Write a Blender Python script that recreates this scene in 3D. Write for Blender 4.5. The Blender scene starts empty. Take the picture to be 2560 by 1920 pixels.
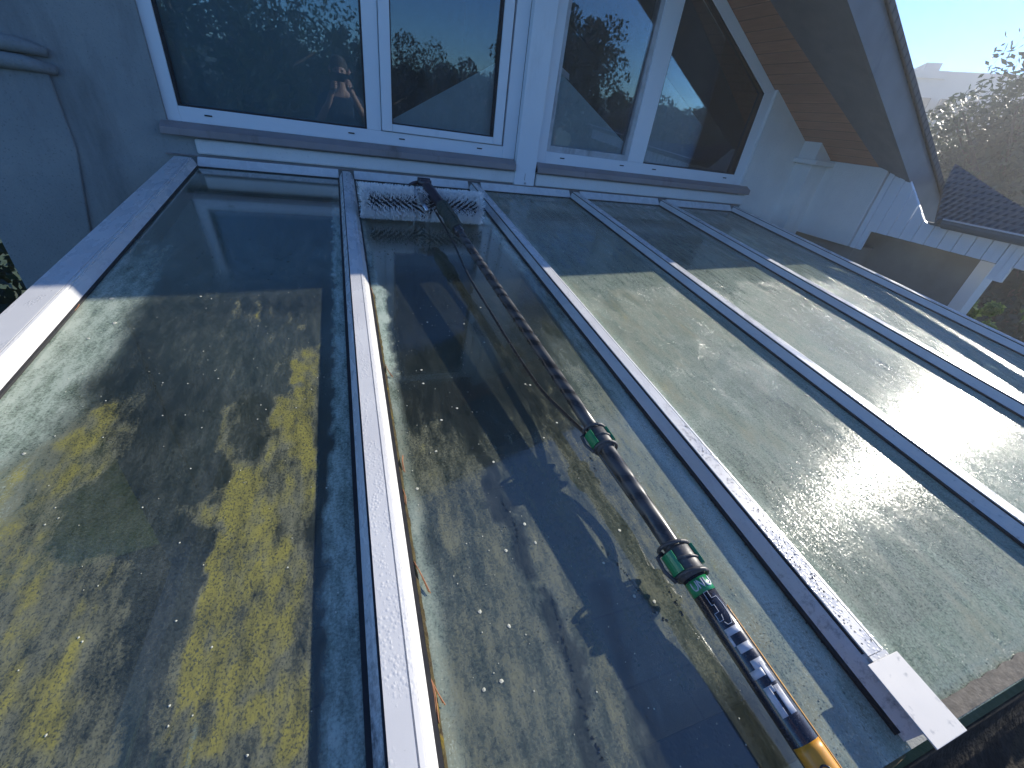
import bpy, bmesh, math, random
import numpy as np
from mathutils import Vector, Matrix, Euler, noise as mnoise
R = math.radians
random.seed(7)
S = bpy.context.scene
COL = S.collection

# ---------------------------------------------------------------- camera, sky, sun, exposure
cd = bpy.data.cameras.new('camera'); cam = bpy.data.objects.new('camera', cd); COL.objects.link(cam)
cam.location = (-0.01458, -2.79213, 0.39076)
cam.rotation_euler = (1.00276, -0.12451, -0.33681)
cd.sensor_width = 36.0; cd.lens = 36.0 * 1033.08 / 2560.0
cd.clip_start = 0.02; cd.clip_end = 2000.0
S.camera = cam
SUN = Vector((1.0, 0.20, 0.437)).normalized()
EL = math.asin(SUN.z)
w = bpy.data.worlds.new('World'); S.world = w; w.use_nodes = True
nt = w.node_tree; nt.nodes.clear()
sky = nt.nodes.new('ShaderNodeTexSky'); sky.sky_type = 'NISHITA'; sky.sun_disc = False
sky.sun_elevation = EL; sky.sun_rotation = math.atan2(SUN.x, SUN.y)
sky.air_density = 0.85; sky.dust_density = 0.0; sky.altitude = 600; sky.ozone_density = 3.0
bg = nt.nodes.new('ShaderNodeBackground'); bg.inputs[1].default_value = 0.108
wo = nt.nodes.new('ShaderNodeOutputWorld')
tint = nt.nodes.new('ShaderNodeMix'); tint.data_type = 'RGBA'; tint.blend_type = 'MULTIPLY'
tint.inputs[0].default_value = 1.0; tint.inputs[7].default_value = (0.62, 0.97, 1.36, 1)
nt.links.new(sky.outputs[0], tint.inputs[6]); nt.links.new(tint.outputs[2], bg.inputs[0]); nt.links.new(bg.outputs[0], wo.inputs[0])
sd = bpy.data.lights.new('sun', 'SUN'); sd.energy = 5.0; sd.angle = R(0.55); sd.color = (1.0, 0.93, 0.81)
sun = bpy.data.objects.new('sun', sd); COL.objects.link(sun)
sun.rotation_euler = SUN.to_track_quat('Z', 'Y').to_euler(); sun.location = (10, 2, 8)
S.view_settings.view_transform = 'Standard'; S.view_settings.look = 'None'
S.view_settings.exposure = 0.68; S.view_settings.gamma = 1.0
S.cycles.transparent_max_bounces = 24; S.cycles.max_bounces = 8
S.cycles.caustics_reflective = False; S.cycles.caustics_refractive = False
S.cycles.sample_clamp_indirect = 6.0

# ---------------------------------------------------------------- helpers
SL = 0.11449                                   # pitch of the glass roof
DV = Vector((0, math.cos(SL), math.sin(SL))); NV = Vector((0, -math.sin(SL), math.cos(SL)))
def P(u, v, h=0.0):                            # u across, v down the slope, h above the glass
    return Vector((u, 0, 0)) - DV * v + NV * h

def tag(o, label=None, cat=None, group=None, kind=None):
    if label: o['label'] = label
    if cat: o['category'] = cat
    if group: o['group'] = group
    if kind: o['kind'] = kind
    return o
def thing(name, loc, label, cat, group=None):
    o = bpy.data.objects.new(name, None); COL.objects.link(o); o.location = loc
    o.empty_display_size = 0.1
    return tag(o, label, cat, group)
def origin(o):
    p = Vector((0, 0, 0))
    while o is not None: p += o.location; o = o.parent
    return p
class MB:
    def __init__(s): s.v = []; s.f = []; s.mi = []; s.sm = []
    def add(s, vs, fs, mi=0, smooth=False):
        b = len(s.v); s.v += [tuple(x) for x in vs]
        for f in fs: s.f.append(tuple(b + i for i in f)); s.mi.append(mi); s.sm.append(smooth)
        return s
    def box(s, a, b, mi=0, T=None):
        x0, y0, z0 = a; x1, y1, z1 = b
        vs = [Vector(p) for p in ((x0,y0,z0),(x1,y0,z0),(x1,y1,z0),(x0,y1,z0),(x0,y0,z1),(x1,y0,z1),(x1,y1,z1),(x0,y1,z1))]
        if T: vs = [T(*p) for p in vs]
        return s.add(vs, [(0,3,2,1),(4,5,6,7),(0,1,5,4),(1,2,6,5),(2,3,7,6),(3,0,4,7)], mi)
    def prism(s, poly, vec, mi=0):             # poly of 3D points, extruded by vec
        n = len(poly); vec = Vector(vec); a = [Vector(p) for p in poly]; b = [p + vec for p in a]
        return s.add(a + b, [tuple(range(n))[::-1], tuple(range(n, 2*n))] + [(i, (i+1) % n, n+(i+1) % n, n+i) for i in range(n)], mi)
    def tube(s, pts, r, n=8, mi=0, cap=True):
        pts = [Vector(p) for p in pts]; rs = r if isinstance(r, (list, tuple)) else [r]*len(pts)
        vs = []; up = None
        for i, p in enumerate(pts):
            t = (pts[min(i+1, len(pts)-1)] - pts[max(i-1, 0)]).normalized()
            if up is None: up = t.orthogonal().normalized()
            up = (up - t*up.dot(t)).normalized(); q = t.cross(up)
            for k in range(n):
                a = 2*math.pi*k/n; vs.append(p + (up*math.cos(a) + q*math.sin(a))*rs[i])
        fs = [(i*n+k, i*n+(k+1) % n, (i+1)*n+(k+1) % n, (i+1)*n+k) for i in range(len(pts)-1) for k in range(n)]
        if cap: fs += [tuple(range(n))[::-1], tuple((len(pts)-1)*n+k for k in range(n))]
        return s.add(vs, fs, mi, True)
    def build(s, name, mats, parent=None, smooth=None, bevel=0):
        me = bpy.data.meshes.new(name); o = bpy.data.objects.new(name, me); COL.objects.link(o)
        off = origin(parent)
        me.from_pydata([(x-off.x, y-off.y, z-off.z) for x, y, z in s.v], [], s.f)
        for m in (mats if isinstance(mats, list) else [mats]): me.materials.append(m)
        me.polygons.foreach_set('material_index', s.mi)
        me.polygons.foreach_set('use_smooth', [bool(x) if smooth is None else smooth for x in s.sm])
        bm = bmesh.new(); bm.from_mesh(me); bmesh.ops.recalc_face_normals(bm, faces=bm.faces); bm.to_mesh(me); bm.free()
        me.update()
        if parent is not None: o.parent = parent
        if bevel:
            b = o.modifiers.new('bevel', 'BEVEL'); b.width = bevel; b.segments = 2; b.limit_method = 'ANGLE'; b.angle_limit = R(40)
        return o

# ---- materials
def new_mat(name):
    m = bpy.data.materials.new(name); m.use_nodes = True; t = m.node_tree; t.nodes.clear()
    out = t.nodes.new('ShaderNodeOutputMaterial')
    return m, t, out
def nd(t, typ, **kw):
    n = t.nodes.new(typ)
    for k, v in kw.items():
        if k.startswith('i_'): n.inputs[int(k[2:])].default_value = v
        else: setattr(n, k, v)
    return n
def pos(t, scale=(1, 1, 1)):
    g = nd(t, 'ShaderNodeNewGeometry'); mp = nd(t, 'ShaderNodeMapping'); mp.inputs['Scale'].default_value = scale
    t.links.new(g.outputs['Position'], mp.inputs[0]); return mp.outputs[0]
def nz(t, vec, scale, detail=4, rough=0.55):
    n = nd(t, 'ShaderNodeTexNoise'); n.inputs['Scale'].default_value = scale
    n.inputs['Detail'].default_value = detail; n.inputs['Roughness'].default_value = rough
    t.links.new(vec, n.inputs['Vector']); return n.outputs[0]
def mr(t, x, a, b, c=0.0, d=1.0):
    n = nd(t, 'ShaderNodeMapRange'); n.inputs[1].default_value = a; n.inputs[2].default_value = b
    n.inputs[3].default_value = c; n.inputs[4].default_value = d
    t.links.new(x, n.inputs[0]); return n.outputs[0]
def mth(t, op, a, b=None, clamp=False):
    n = nd(t, 'ShaderNodeMath', operation=op, use_clamp=clamp)
    for i, x in enumerate((a, b)):
        if x is None: continue
        if isinstance(x, (int, float)): n.inputs[i].default_value = x
        else: t.links.new(x, n.inputs[i])
    return n.outputs[0]
def mixc(t, f, a, b, mode='MIX'):
    n = nd(t, 'ShaderNodeMix', data_type='RGBA', blend_type=mode)
    for i, x in ((0, f), (6, a), (7, b)):
        if isinstance(x, (int, float)): n.inputs[i].default_value = x
        elif isinstance(x, tuple): n.inputs[i].default_value = (*x, 1) if len(x) == 3 else x
        else: t.links.new(x, n.inputs[i])
    return n.outputs[2]
def bump(t, h, strength, dist):
    b = nd(t, 'ShaderNodeBump'); b.inputs['Strength'].default_value = strength; b.inputs['Distance'].default_value = dist
    t.links.new(h, b.inputs['Height']); return b.outputs[0]
def surf(name, c1, c2, scale=6, rough=0.6, metal=0.0, bscale=None, bdist=0.001, bstr=0.5, stain=None, coat=0.0, sc=(1, 1, 1), spec=0.5, c3=None, c3scale=90):
    m, t, out = new_mat(name); v = pos(t, sc)
    p = nd(t, 'ShaderNodeBsdfPrincipled')
    c = mixc(t, mr(t, nz(t, v, scale, 6), .35, .65), c1, c2)
    if c3: c = mixc(t, mr(t, nz(t, v, c3scale, 3), .60, .72), c, c3)
    if stain: c = mixc(t, mr(t, nz(t, pos(t, (1, .6, .25)), stain[1], 8, .7), stain[2], stain[2] + .16), c, stain[0])
    t.links.new(c, p.inputs['Base Color'])
    p.inputs['Metallic'].default_value = metal; p.inputs['Specular IOR Level'].default_value = spec
    t.links.new(mr(t, nz(t, v, scale*3, 4), .3, .7, rough*.8, min(1, rough*1.2)), p.inputs['Roughness'])
    if coat: p.inputs['Coat Weight'].default_value = coat; p.inputs['Coat Roughness'].default_value = .08
    if bscale: t.links.new(bump(t, nz(t, v, bscale, 5), bstr, bdist), p.inputs['Normal'])
    t.links.new(p.outputs[0], out.inputs[0]); return m

M = {}
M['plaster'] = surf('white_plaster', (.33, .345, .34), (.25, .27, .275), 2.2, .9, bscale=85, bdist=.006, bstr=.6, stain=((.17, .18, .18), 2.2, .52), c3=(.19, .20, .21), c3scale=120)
M['plaster2'] = surf('brightened_plaster', (.78, .77, .74), (.70, .69, .67), 3, .9, bscale=85, bdist=.005, bstr=.5, stain=((.60, .60, .58), 1.6, .56), c3=(.62, .62, .61), c3scale=120)  # brighter copy of the house plaster; the right-hand brightness is in the colour
M['pvc'] = surf('white_window_plastic', (.78, .81, .84), (.74, .77, .81), 2, .35, stain=((.64, .66, .68), 3, .62))
M['pvc_dirty'] = surf('grey_dirty_seal', (.42, .43, .44), (.52, .53, .55), 18, .7, stain=((.27, .27, .27), 12, .5))
M['rubber'] = surf('black_rubber', (.012, .013, .016), (.02, .02, .022), 30, .6)
M['sill'] = surf('brown_grey_aluminium_sill', (.30, .26, .26), (.25, .215, .21), 5, .42, stain=((.17, .14, .13), 6, .55))
M['dark_slot'] = surf('drain_slot_dark', (.01, .01, .012), (.015, .015, .02), 30, .8)
M['soffit'] = None; M['concrete'] = surf('floor_screed', (.3, .29, .26), (.24, .23, .21), 4, .9)
M['fascia'] = surf('blue_grey_painted_board', (.17, .185, .20), (.145, .16, .175), 3, .55, stain=((.1, .12, .15), 5, .6))
M['black_metal'] = surf('black_metal', (.02, .018, .03), (.035, .03, .045), 20, .35, coat=.4)
M['steel'] = surf('scratched_steel', (.5, .5, .52), (.38, .38, .4), 40, .3, metal=1)
M['carbon_dark'] = surf('grimy_dark_metal', (.06, .055, .045), (.035, .033, .028), 14, 1.0, spec=.1, bscale=60, bdist=.01, bstr=1, stain=((.12, .10, .08), 8, .55))
M['sleeve'] = surf('dark_green_rope', (.035, .05, .04), (.06, .075, .06), 60, .75, bscale=300, bdist=.001)
M['clamp'] = surf('grey_black_plastic', (.055, .055, .06), (.09, .09, .09), 30, .5, bscale=200, bdist=.0003, c3=(.2, .19, .17), c3scale=200)
M['green'] = surf('green_plastic', (.01, .30, .10), (.01, .22, .08), 20, .35, coat=.3)
M['white_mark'] = surf('worn_white_print', (.62, .64, .68), (.48, .5, .55), 60, .5, stain=((.05, .05, .06), 70, .60))
M['yellow'] = surf('yellow_orange_print', (.80, .38, .02), (.62, .27, .02), 8, .4, coat=.3, c3=(.5, .25, .03))
M['hose'] = surf('black_hose', (.015, .015, .016), (.03, .03, .03), 30, .3, coat=.5)
M['bristle'] = surf('pale_bristles', (.95, .95, .94), (.85, .85, .84), 50, .7)
M['bristle_dark'] = surf('brush_core_dark', (.012, .012, .02), (.02, .02, .03), 30, .7)
M['needle'] = surf('dry_brown_needle', (.34, .15, .06), (.22, .09, .04), 60, .6)
M['tile_floor'] = None
M['bark'] = surf('bark', (.10, .075, .05), (.06, .045, .03), 12, .9, bscale=30, bdist=.02)
M['grass'] = surf('garden_grass', (.035, .06, .018), (.05, .075, .025), .8, .95, bscale=10, bdist=.05, stain=((.09, .08, .05), .5, .55))
M['far_wall'] = surf('far_pale_render', (.42, .42, .41), (.36, .36, .36), .3, .9)
M['room_dark'] = surf('dark_room', (.05, .055, .06), (.03, .035, .04), 1.5, .9)
M['teal_reflection'] = surf('teal_grey_reflection', (.66, .84, .86), (.58, .77, .80), 5, .8, c3=(.8, .9, .9), c3scale=25)  # pale teal of a mirrored image, put into the colour
M['teal_dark'] = surf('dark_teal_backing', (.16, .34, .38), (.20, .40, .45), 3, .85)
M['wood'] = surf('brown_wood', (.22, .13, .08), (.15, .09, .055), 8, .7, sc=(1, .15, 1))
M['skin'] = surf('skin', (.62, .38, .29), (.55, .32, .24), 20, .55)
M['jacket'] = surf('dark_blue_fleece', (.03, .05, .09), (.045, .07, .12), 10, .9)
M['trousers'] = surf('grey_work_trousers', (.09, .09, .10), (.12, .12, .12), 8, .9)
M['hair'] = surf('short_brown_hair', (.06, .045, .03), (.1, .08, .06), 40, .8)
M['phone'] = surf('black_phone', (.01, .01, .01), (.02, .02, .02), 5, .2)
M['lichen'] = surf('brown_moss_line', (.09, .065, .03), (.15, .12, .04), 60, .95, bscale=200, bdist=.003, c3=(.45, .33, .02), c3scale=25)
M['clear_edge'] = None

def frame_mat(name, wet):                      # powder coated aluminium, grime along edges and rain drops
    m, t, out = new_mat(name); v = pos(t); p = nd(t, 'ShaderNodeBsdfPrincipled')
    c = mixc(t, mr(t, nz(t, v, 5, 6), .35, .65), (.70, .70, .69), (.62, .62, .62))
    at = nd(t, 'ShaderNodeAttribute', attribute_name='grime')
    g = mth(t, 'ADD', at.outputs['Fac'], mth(t, 'MULTIPLY', mth(t, 'SUBTRACT', nz(t, v, 55, 8, .75), .5), 1.5))
    c = mixc(t, mr(t, g, .42, .75, 0, .85), c, (.11, .115, .12))
    c = mixc(t, mr(t, nz(t, v, 170, 3), .70, .78, 0, .4), c, (.28, .27, .25))
    t.links.new(c, p.inputs['Base Color'])
    vr = nd(t, 'ShaderNodeTexVoronoi'); vr.inputs['Scale'].default_value = 170; t.links.new(v, vr.inputs['Vector'])
    wetmask = mr(t, nz(t, pos(t, (1, .35, 1)), 26, 5, .6), .47, .53)
    drop = mth(t, 'MULTIPLY', mr(t, vr.outputs['Distance'], .0, .55, 1, 0), wetmask)
    t.links.new(mr(t, wetmask, 0, 1, .40, .22), p.inputs['Roughness'])
    t.links.new(bump(t, mth(t, 'ADD', drop, mth(t, 'MULTIPLY', nz(t, v, 220, 2), .10)), .28*wet, .0018), p.inputs['Normal'])
    t.links.new(p.outputs[0], out.inputs[0]); return m
M['frame'] = frame_mat('pale_coated_aluminium', 1.0)
M['plate'] = surf('unpainted_pale_plate', (.70, .68, .64), (.66, .64, .60), 5, .55, sc=(1, 1, 1), c3=(.42, .42, .42), c3scale=70)

def planks(name, ca, cb, axis, pitch, line, rough=.7):
    m, t, out = new_mat(name); v = pos(t); p = nd(t, 'ShaderNodeBsdfPrincipled')
    sx = nd(t, 'ShaderNodeSeparateXYZ'); t.links.new(v, sx.inputs[0])
    a = mth(t, 'DIVIDE', sx.outputs[axis], pitch)
    fr = mth(t, 'FRACT', a)
    fl = mth(t, 'FLOOR', a); wn = nd(t, 'ShaderNodeTexWhiteNoise', noise_dimensions='1D'); t.links.new(fl, wn.inputs['W'])
    c = mixc(t, wn.outputs[0], ca, cb)
    c = mixc(t, mr(t, nz(t, pos(t, (8, .8, 8)), 9, 6), .3, .7, 0, .5), c, tuple(x*.6 for x in ca))
    g = mr(t, fr, .0, line, 0, 1)
    c = mixc(t, g, tuple(x*.25 for x in ca), c)
    t.links.new(c, p.inputs['Base Color']); p.inputs['Roughness'].default_value = rough
    t.links.new(bump(t, g, .6, .006), p.inputs['Normal'])
    t.links.new(p.outputs[0], out.inputs[0]); return m
M['soffit'] = planks('brown_stained_planks', (.56, .28, .18), (.45, .23, .15), 0, .078, .12)
M['boards'] = None

def tiles_mat():
    m, t, out = new_mat('dark_roof_tiles'); v = pos(t); p = nd(t, 'ShaderNodeBsdfPrincipled')
    sx = nd(t, 'ShaderNodeSeparateXYZ'); t.links.new(v, sx.inputs[0])
    a = mth(t, 'FRACT', mth(t, 'DIVIDE', sx.outputs[0], .05)); b = mth(t, 'SINE', mth(t, 'MULTIPLY', sx.outputs[1], 160))
    h = mth(t, 'ADD', a, mth(t, 'MULTIPLY', b, .35))
    c = mixc(t, mr(t, h, 0, .35), (.05, .048, .05), (.15, .135, .13))
    t.links.new(c, p.inputs['Base Color']); p.inputs['Roughness'].default_value = .6
    t.links.new(bump(t, h, 1, .02), p.inputs['Normal']); t.links.new(p.outputs[0], out.inputs[0]); return m
M['tiles'] = tiles_mat()

def floor_mat():
    m, t, out = new_mat('beige_floor_tiles'); v = pos(t); p = nd(t, 'ShaderNodeBsdfPrincipled')
    br = nd(t, 'ShaderNodeTexBrick'); br.offset = 0.0; br.inputs['Scale'].default_value = 1.0
    br.inputs['Brick Width'].default_value = .42; br.inputs['Row Height'].default_value = .42
    br.inputs['Mortar Size'].default_value = .006
    br.inputs['Color1'].default_value = (.52, .46, .36, 1); br.inputs['Color2'].default_value = (.46, .41, .33, 1); br.inputs['Mortar'].default_value = (.22, .2, .17, 1)
    t.links.new(v, br.inputs['Vector'])
    c = mixc(t, mr(t, nz(t, v, 7, 6), .3, .7, 0, .35), br.outputs[0], (.3, .25, .19))
    t.links.new(c, p.inputs['Base Color']); p.inputs['Roughness'].default_value = .4
    t.links.new(p.outputs[0], out.inputs[0]); return m
M['tile_floor'] = floor_mat()

def window_glass():
    m, t, out = new_mat('window_glass'); v = pos(t)
    tr = nd(t, 'ShaderNodeBsdfTransparent'); tr.inputs[0].default_value = (.93, .95, .96, 1)
    gl = nd(t, 'ShaderNodeBsdfGlossy'); gl.inputs['Roughness'].default_value = .012; gl.inputs['Color'].default_value = (.62, .82, 1, 1)
    t.links.new(bump(t, nz(t, v, 2.2, 1), .02, .01), gl.inputs['Normal'])
    fr = nd(t, 'ShaderNodeFresnel'); fr.inputs[0].default_value = 1.52
    f = mth(t, 'MULTIPLY', fr.outputs[0], 2.1, True)
    df = nd(t, 'ShaderNodeBsdfDiffuse'); df.inputs[0].default_value = (.6, .65, .66, 1)
    dirt = mr(t, nz(t, pos(t, (1, 1, .5)), 14, 8, .7), .40, .9, .03, .12)
    m0 = nd(t, 'ShaderNodeMixShader'); t.links.new(dirt, m0.inputs[0]); t.links.new(tr.outputs[0], m0.inputs[1]); t.links.new(df.outputs[0], m0.inputs[2])
    m1 = nd(t, 'ShaderNodeMixShader'); t.links.new(f, m1.inputs[0]); t.links.new(m0.outputs[0], m1.inputs[1]); t.links.new(gl.outputs[0], m1.inputs[2])
    t.links.new(m1.outputs[0], out.inputs[0]); return m
M['glass'] = window_glass()

def roof_glass(name, tint, film, rough, bscale, bstr, refl, dew=0.0):
    """dirty glass: attribute 'dirt' = (algae, milk film, wet)"""
    m, t, out = new_mat(name); v = pos(t); vs = pos(t, (1, .30, .30))
    at = nd(t, 'ShaderNodeAttribute', attribute_name='dirt'); sp = nd(t, 'ShaderNodeSeparateColor')
    t.links.new(at.outputs['Color'], sp.inputs[0]); A, K, Wt = sp.outputs
    n1 = nz(t, v, 240, 5, .68); n2 = nz(t, vs, 42, 8, .72); n3 = nz(t, vs, 13, 6, .65); n4 = nz(t, pos(t, (1, .7, .7)), 360, 3, .6)
    dev = lambda x, k: mth(t, 'MULTIPLY', mth(t, 'SUBTRACT', x, .5), k)
    am = mth(t, 'ADD', mth(t, 'ADD', A, dev(n1, 1.5)), mth(t, 'ADD', dev(n2, 2.2), dev(n3, 1.0)))
    am = mr(t, am, .34, .92, 0, .85)
    am = mth(t, 'MULTIPLY', am, mr(t, n4, .38, .50, .25, 1))
    yel = mr(t, mth(t, 'ADD', mth(t, 'MULTIPLY', A, .75), n3), 1.07, 1.24)
    ac = mixc(t, mr(t, n2, .35, .65), (.14, .145, .10), (.20, .205, .135))
    ac = mixc(t, yel, ac, mixc(t, mr(t, n2, .4, .7), (.21, .20, .07), (.35, .32, .07)))
    ac = mixc(t, mr(t, n1, .52, .72), ac, (.055, .06, .04))
    fk = mth(t, 'ADD', mth(t, 'MULTIPLY', K, .8), film)
    fk = mth(t, 'MULTIPLY', fk, mr(t, mth(t, 'ADD', n1, mth(t, 'MULTIPLY', n2, .3 if dew else .8)), *((.46, .86, .35, 1.45) if dew else (.62, 1.12, .25, 1.65))))
    fk = mth(t, 'MULTIPLY', fk, 1.0, True)
    fc = mixc(t, mr(t, n2, .35, .65), (.33, .42, .32), (.50, .57, .47))
    tr = nd(t, 'ShaderNodeBsdfTransparent'); tr.inputs[0].default_value = (*tint, 1)
    d1 = nd(t, 'ShaderNodeBsdfDiffuse'); t.links.new(fc, d1.inputs[0])
    d2 = nd(t, 'ShaderNodeBsdfDiffuse'); t.links.new(ac, d2.inputs[0])
    a = nd(t, 'ShaderNodeMixShader'); t.links.new(fk, a.inputs[0]); t.links.new(tr.outputs[0], a.inputs[1]); t.links.new(d1.outputs[0], a.inputs[2])
    b = nd(t, 'ShaderNodeMixShader'); t.links.new(am, b.inputs[0]); t.links.new(a.outputs[0], b.inputs[1]); t.links.new(d2.outputs[0], b.inputs[2])
    vr = nd(t, 'ShaderNodeTexVoronoi'); vr.inputs['Scale'].default_value = bscale; t.links.new(v, vr.inputs['Vector'])
    bead = mr(t, vr.outputs['Distance'], .15, .55, 1, 0)
    bh = mth(t, 'ADD', mth(t, 'MULTIPLY', bead, .8), nz(t, vs, bscale*.35, 4, .6))
    nb = bump(t, bh, bstr, .0012)
    t.links.new(mth(t, 'MULTIPLY', mr(t, Wt, 0, 1, 1, .05), bstr), nb.node.inputs['Strength'])
    gl = nd(t, 'ShaderNodeBsdfGlossy'); gl.inputs['Color'].default_value = (.97, .98, .97, 1)
    t.links.new(nb, gl.inputs['Normal'])
    rg = mth(t, 'MULTIPLY', mr(t, Wt, 0, 1, 1, .06), rough)
    rg = mth(t, 'ADD', rg, mth(t, 'MULTIPLY', am, .2)); t.links.new(rg, gl.inputs['Roughness'])
    fr = nd(t, 'ShaderNodeFresnel'); fr.inputs[0].default_value = 1.5
    if not dew: t.links.new(nb, fr.inputs['Normal'])
    f = mth(t, 'MULTIPLY', fr.outputs[0], mr(t, am, 0, 1, refl, refl*.35), True)
    if dew:                                     # dew scatters most of the mirror image, the wet upper end stays clear
        f = mth(t, 'MULTIPLY', f, mr(t, Wt, .3, .9, dew, 1.0))
        streak = mr(t, nz(t, pos(t, (1, .10, .10)), 34, 8, .75), .34, .70, .55, 1.35)
        f = mth(t, 'MULTIPLY', f, streak, True)
    c = nd(t, 'ShaderNodeMixShader'); t.links.new(f, c.inputs[0]); t.links.new(b.outputs[0], c.inputs[1]); t.links.new(gl.outputs[0], c.inputs[2])
    t.links.new(c.outputs[0], out.inputs[0]); return m
M['pane_a'] = roof_glass('dirty_glass_algae', (.26, .32, .33), .05, .08, 520, .30, 1.9)
M['pane_b'] = roof_glass('half_cleaned_wet_glass', (.34, .37, .36), .035, .06, 420, .30, 2.1)
M['pane_c'] = roof_glass('hazy_wet_glass', (.38, .47, .41), .30, .22, 330, 1.3, 1.25, .50)
m_, t_, o_ = new_mat('glass_underside'); tr_ = nd(t_, 'ShaderNodeBsdfTransparent'); tr_.inputs[0].default_value = (.86, .93, .90, 1)
t_.links.new(tr_.outputs[0], o_.inputs[0]); M['clear_edge'] = m_

m_, t_, o_ = new_mat('water_drop'); p_ = nd(t_, 'ShaderNodeBsdfPrincipled')
p_.inputs['Base Color'].default_value = (1, 1, 1, 1); p_.inputs['Transmission Weight'].default_value = 1; p_.inputs['Roughness'].default_value = .03; p_.inputs['IOR'].default_value = 1.33
t_.links.new(p_.outputs[0], o_.inputs[0]); M['drop'] = m_

def leaf_mat(name, a, b, c):
    m, t, out = new_mat(name)
    at = nd(t, 'ShaderNodeNewGeometry'); rp = nd(t, 'ShaderNodeValToRGB')
    t.links.new(at.outputs['Random Per Island'], rp.inputs[0])
    rp.color_ramp.elements[0].color = (*a, 1); rp.color_ramp.elements[1].color = (*c, 1)
    e = rp.color_ramp.elements.new(.5); e.color = (*b, 1)
    d = nd(t, 'ShaderNodeBsdfDiffuse'); tl = nd(t, 'ShaderNodeBsdfTranslucent'); t.links.new(rp.outputs[0], d.inputs[0]); t.links.new(rp.outputs[0], tl.inputs[0])
    g = nd(t, 'ShaderNodeBsdfGlossy'); g.inputs['Roughness'].default_value = .4
    x = nd(t, 'ShaderNodeMixShader', i_0=.4); t.links.new(d.outputs[0], x.inputs[1]); t.links.new(tl.outputs[0], x.inputs[2])
    y = nd(t, 'ShaderNodeMixShader', i_0=.06); t.links.new(x.outputs[0], y.inputs[1]); t.links.new(g.outputs[0], y.inputs[2])
    t.links.new(y.outputs[0], out.inputs[0]); return m
M['leaf'] = leaf_mat('tree_leaves', (.035, .055, .02), (.06, .09, .03), (.09, .12, .045))
M['leaf_bright'] = leaf_mat('shrub_leaves', (.05, .11, .02), (.10, .18, .04), (.20, .28, .08))
M['leaf_dark'] = leaf_mat('conifer_leaves', (.012, .028, .012), (.02, .04, .016), (.035, .06, .025))

# ---------------------------------------------------------------- ground
g = MB(); g.add([(-400, -400, -3.1), (400, -400, -3.1), (400, 400, -3.1), (-400, 400, -3.1)], [(0, 1, 2, 3)])
tag(g.build('ground', M['grass']), kind='structure')

# ---------------------------------------------------------------- house
def z0(x): return .44 + .567*(3.58 - x)        # underside of the roof at the gable
RX = -.6                                       # ridge
house = thing('house', (1, 0.3, -3.1), 'white plastered gable house with white framed windows and brown plank soffit', 'house')
wl = MB()
wl.box((-1.605, 0, -3.1), (3.41, .30, .125))                         # below the sills
wl.box((-1.605, 0, .125), (-.798, .30, 1.5))
wl.prism([(-1.605, 0, 1.5), (-.798, 0, 1.5), (-.798, 0, z0(-.6)-.15), (-1.605, 0, z0(-.6)-.7)], (0, .3, 0))
wl.box((2.932, .0, .125), (2.98, -.035, .125+.0001)) if False else None
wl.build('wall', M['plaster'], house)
# bulging band of plaster just above the glass roof
er_ = MB(); er_.prism([(2.932, -.002, .118), (3.41, -.002, .118), (3.41, -.002, z0(3.41)), (2.932, -.002, z0(2.932))], (0, .3, 0)); er_.box((2.995, -.002, -.3), (3.41, -.0005, .118)); er_.build('wall', M['plaster2'], house)
bd = MB(); bd.box((-.70, -.018, .050), (1.02, .0, .118)); bd.box((1.165, -.018, .046), (3.0, .0, .118))
bd.build('plaster_band', M['plaster2'], house, bevel=.01)
# buttress on the left with rounded ledge mouldings
bt = MB()
bt.prism([(-1.62, 0, -3.1), (-1.24, 0, -3.1), (-1.26, 0, -.38), (-1.185, 0, .02), (-1.18, 0, .33), (-1.62, 0, .33)], (0, -.014, 0))
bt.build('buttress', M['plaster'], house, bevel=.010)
for zz, dx in ((.330, .0), (.392, -.01)):
    md = MB(); n = 10
    pts = [(-1.62, -.018, zz), (-1.35, -.022, zz+.010), (-1.24, -.022, zz+.008), (-1.15+dx, -.006, zz-.006)]
    md.tube(pts, [.030, .032, .029, .018], 12); md.build('moulding', M['plaster'], house, smooth=True)
# jamb plaster at right of the windows
jb = MB(); jb.prism([(2.935, -.001, .125), (2.975, -.04, .09), (3.02, -.04, .09), (3.02, -.04, z0(3.02)-.01), (2.935, -.001, z0(2.935)-.01)], (0, .0005, 0))

def frame_box(mb, x0, x1, z0_, z1, y0=.02, y1=.10): mb.box((x0, y0, z0_), (x1, y1, z1))
TOPZ = 1.75
# left window unit ------------------------------------------------
w1 = MB()
for (a, b, c, d) in ((-.798, -.742, .183, TOPZ), (.128, .205, .2495, TOPZ), (.93, 1.012, .183, TOPZ), (-.742, .93, .183, .2495), (-.742, .93, TOPZ-.07, TOPZ)):
    frame_box(w1, a, b, c, d)
uL = w1.build('window', M['pvc'], house, bevel=.003)
uL['label'] = 'wide window unit left of the pillar, one fixed pane and one sash'
sash = MB()
for (a, b, c, d) in ((.2075, .263, .2525, TOPZ-.08), (.858, .915, .2525, TOPZ-.08), (.263, .858, .2525, .290)): sash.box((a, .006, c), (b, .09, d))
sash.build('sash', M['pvc'], uL, bevel=.004)
rb = MB()
for (a, b, c, d) in ((-.742, -.734, .2495, TOPZ-.07), (.120, .128, .2495, TOPZ-.07), (-.734, .120, .2495, .2565)): rb.box((a, .026, c), (b, .07, d))
for (a, b, c, d) in ((.263, .269, .290, TOPZ-.08), (.852, .858, .290, TOPZ-.08), (.269, .852, .290, .296)): rb.box((a, .014, c), (b, .07, d))
rb.build('gasket', M['rubber'], uL)
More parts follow.
